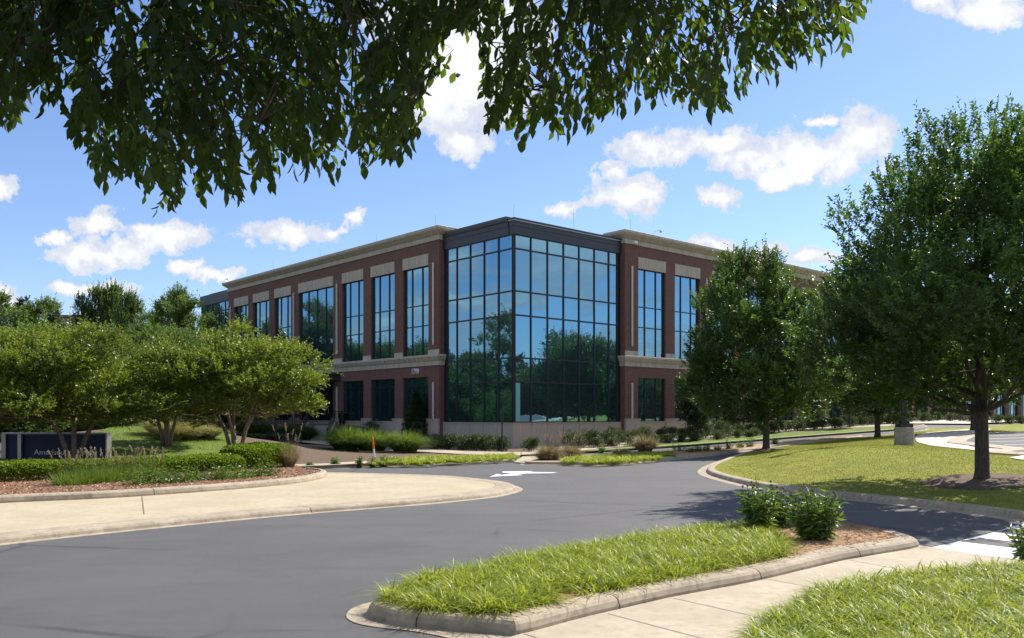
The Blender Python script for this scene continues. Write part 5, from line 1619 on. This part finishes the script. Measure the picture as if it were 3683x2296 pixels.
# ------------------------------------------------------------------ the tree whose boughs hang over the camera
def overhang():
    e = tag(empty('overhanging_tree', (-4.6, .6, 0)), 'dark leafy boughs hanging from the top of the picture on drooping twigs', 'tree')
    LB = [(-400, 330), (-100, 310), (0, 300), (60, 300), (135, 265), (150, 120), (165, 330), (230, 420), (270, 455), (330, 500), (365, 520), (400, 490), (480, 470), (530, 485), (600, 455), (650, 450), (700, 425), (770, 420), (830, 440), (880, 400), (955, 385), (975, 280), (992, 270), (1015, 170), (1050, 110), (1062, 20), (1068, 5),
          (1075, 10), (1100, 90), (1140, 110), (1148, 290), (1180, 320), (1240, 345), (1300, 315), (1350, 325), (1410, 335), (1440, 280), (1500, 255), (1570, 240), (1620, 265), (1690, 290), (1730, 270), (1800, 205), (1850, 190), (1900, 165), (1960, 175), (2015, 160), (2000, 110), (2030, 50), (2055, 10), (2075, -60), (2200, -160), (2500, -400)]
    lx = np.array([p[0] for p in LB]); ly = np.array([p[1] for p in LB])
    n = 3700
    PX = RNG.uniform(-420, 2080, n); Yd = RNG.uniform(4.3, 6.6, n)
    bot = np.interp(PX, lx, ly) + 24 + 20 * np.sin(PX / 17.0) * np.sin(PX / 41.0 + 1) + RNG.normal(size=n) * 7
    q = RNG.uniform(0, 1, n) ** 1.0
    up_ext = 160
    PY = bot - 34 - q * (bot + up_ext)                        # tips lie above the outline
    keep = ~((PX > 148) & (PX < 168) & (PY > 120)) & ~((PX > 1048) & (PX < 1086) & (PY > -60))
    # a few sky gaps
    for (gx, gy, gr) in ((250, 150, 26), (745, 500, 20), (690, 180, 28), (1255, 300, 16), (1600, 190, 22), (1180, 130, 20), (120, 150, 20), (1000, 60, 12), (880, 250, 14), (1400, 150, 16), (1640, 120, 22), (1750, 60, 20), (520, 300, 10)):
        keep &= np.hypot(PX - gx, PY - gy) > gr
    for _ in range(150):
        gx, gy, gr = RNG.uniform(-50, 2050), RNG.uniform(-20, 470), RNG.uniform(12, 29)
        keep &= np.hypot((PX - gx) * .9, PY - gy + 16) > gr
    # right ends thin out
    keep &= ~((PX > 1720) & (RNG.uniform(0, 1, n) < .45)) & ~((PX > 1080) & (RNG.uniform(0, 1, n) < .28))
    PX, PY, Yd = PX[keep], PY[keep], Yd[keep]; n = len(PX)
    tip = np.stack([(PX * 1.5188 - CX) / F * Yd, Yd, EYE + (YH - PY * 1.5188) / F * Yd], 1)
    # roof of foliage above and behind the camera keeps the boughs in shade
    m_ = 2300
    T2 = np.stack([RNG.uniform(-6.5, 2.3, m_), RNG.uniform(.4, 7.8, m_), np.zeros(m_)], 1)
    T2[:, 2] = 2 + T2[:, 1].clip(2.2) * .50 + RNG.uniform(.2, 2.8, m_)
    tips = np.concatenate([tip, T2]); n = len(tips)
    org = np.array([-1.2, 2.2, 5.2])
    cen = np.where((tips[:, :1] < -.9), np.array([[-1.9, 4.6, 4.6]]), np.array([[.45, 4.9, 4.9]]))
    out = unit(tips - cen)
    D = unit(out * .55 + RNG.normal(size=(n, 3)) * .33 + [0.04, 0, -.62])
    SL = RNG.uniform(.18, .36, n); nl = 7
    base = tips - D * SL[:, None]
    side = unit(np.cross(D, RNG.normal(size=(n, 3))))
    t = (np.arange(nl) + .6) / nl
    P = base[:, None] + D[:, None] * (SL[:, None] * t)[..., None]
    sg = np.where(np.arange(nl) % 2 == 0, 1., -1.)[None, :, None]
    LD = D[:, None] * .75 + side[:, None] * sg * .75 + RNG.normal(size=P.shape) * .22 + [0, 0, -.55]
    LD[:, -1] = D + [0, 0, -.4]
    N_ = n * nl; Ls = .092 * RNG.uniform(.65, 1.2, N_)
    V, T = leaf_geo_fine(P.reshape(-1, 3), LD.reshape(-1, 3), Ls, Ls * .5)
    V -= np.array(e.location)
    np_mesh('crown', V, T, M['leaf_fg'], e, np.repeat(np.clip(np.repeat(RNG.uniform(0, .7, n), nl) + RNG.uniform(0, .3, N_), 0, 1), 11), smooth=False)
    # wood: trunk, limbs, twigs
    o = np.array(e.location); mb = MB()
    mb.tube([np.array(p) for p in ((0, 0, -.1), (0, 0, .1), (.05, .05, 1.4), (.2, .2, 3.0), (.5, .6, 4.6), (.9, 1.2, 6.4))], [.30, .25, .21, .19, .15, .06], 14)
    limbs = []
    for q_ in (((-4.4, .8, 3.2), (-3.4, 2.4, 4.6), (-2.4, 4.2, 5.3), (-1.6, 5.6, 5.0)), ((-4.3, 1.0, 3.6), (-2.4, 2.2, 5.4), (-.4, 3.8, 6.0), (1.4, 5.2, 5.6)), ((-4.4, .8, 3.0), (-4.4, 2.6, 4.4), (-3.9, 4.4, 5.0), (-3.4, 5.6, 4.6)),
               ((-2.4, 4.2, 5.3), (-2.0, 5.0, 4.6), (-1.9, 5.3, 4.1)), ((-.4, 3.8, 6.0), (.1, 4.8, 5.4), (.5, 5.4, 4.8)), ((-.4, 3.8, 6.0), (-.9, 5.0, 5.4), (-1.0, 5.6, 4.7)), ((1.4, 5.2, 5.6), (2.0, 5.4, 5.5)), ((-3.4, 2.4, 4.6), (-2.9, 4.0, 4.4), (-2.7, 5.0, 4.1))):
        P_l = [np.array(v) - o for v in q_]
        r0 = .10 if len(q_) == 4 else .04
        mb.tube(P_l, np.linspace(r0, .014, len(P_l)), 8); limbs += P_l[1:]
        for a_, b_ in zip(P_l[1:-1], P_l[2:]): limbs += [a_ * .5 + b_ * .5]
    limbs = np.array(limbs)
    sub = RNG.choice(n, 800, replace=False)
    hubs = base[sub] - o + np.abs(RNG.normal(size=(800, 3))) * [.02, .02, .05]
    d = np.linalg.norm(hubs[:, None] - limbs[None], axis=2); j = d.argmin(1)
    for i in range(len(sub)):
        a_ = limbs[j[i]]; mb.tube([a_, (a_ + hubs[i]) / 2 + [0, 0, .12], hubs[i]], [.012, .008, .004], 4, False)
    bl = base - o
    d = ((bl[:, None] - hubs[None]) ** 2).sum(2); j = d.argmin(1)
    tl = tips - o
    for i in range(n):
        if d[i, j[i]] < .12: mb.tube([hubs[j[i]], bl[i], tl[i]], [.0045, .003, .0015], 3, False)
    mb.build('trunk', M['bark'], e)


overhang()
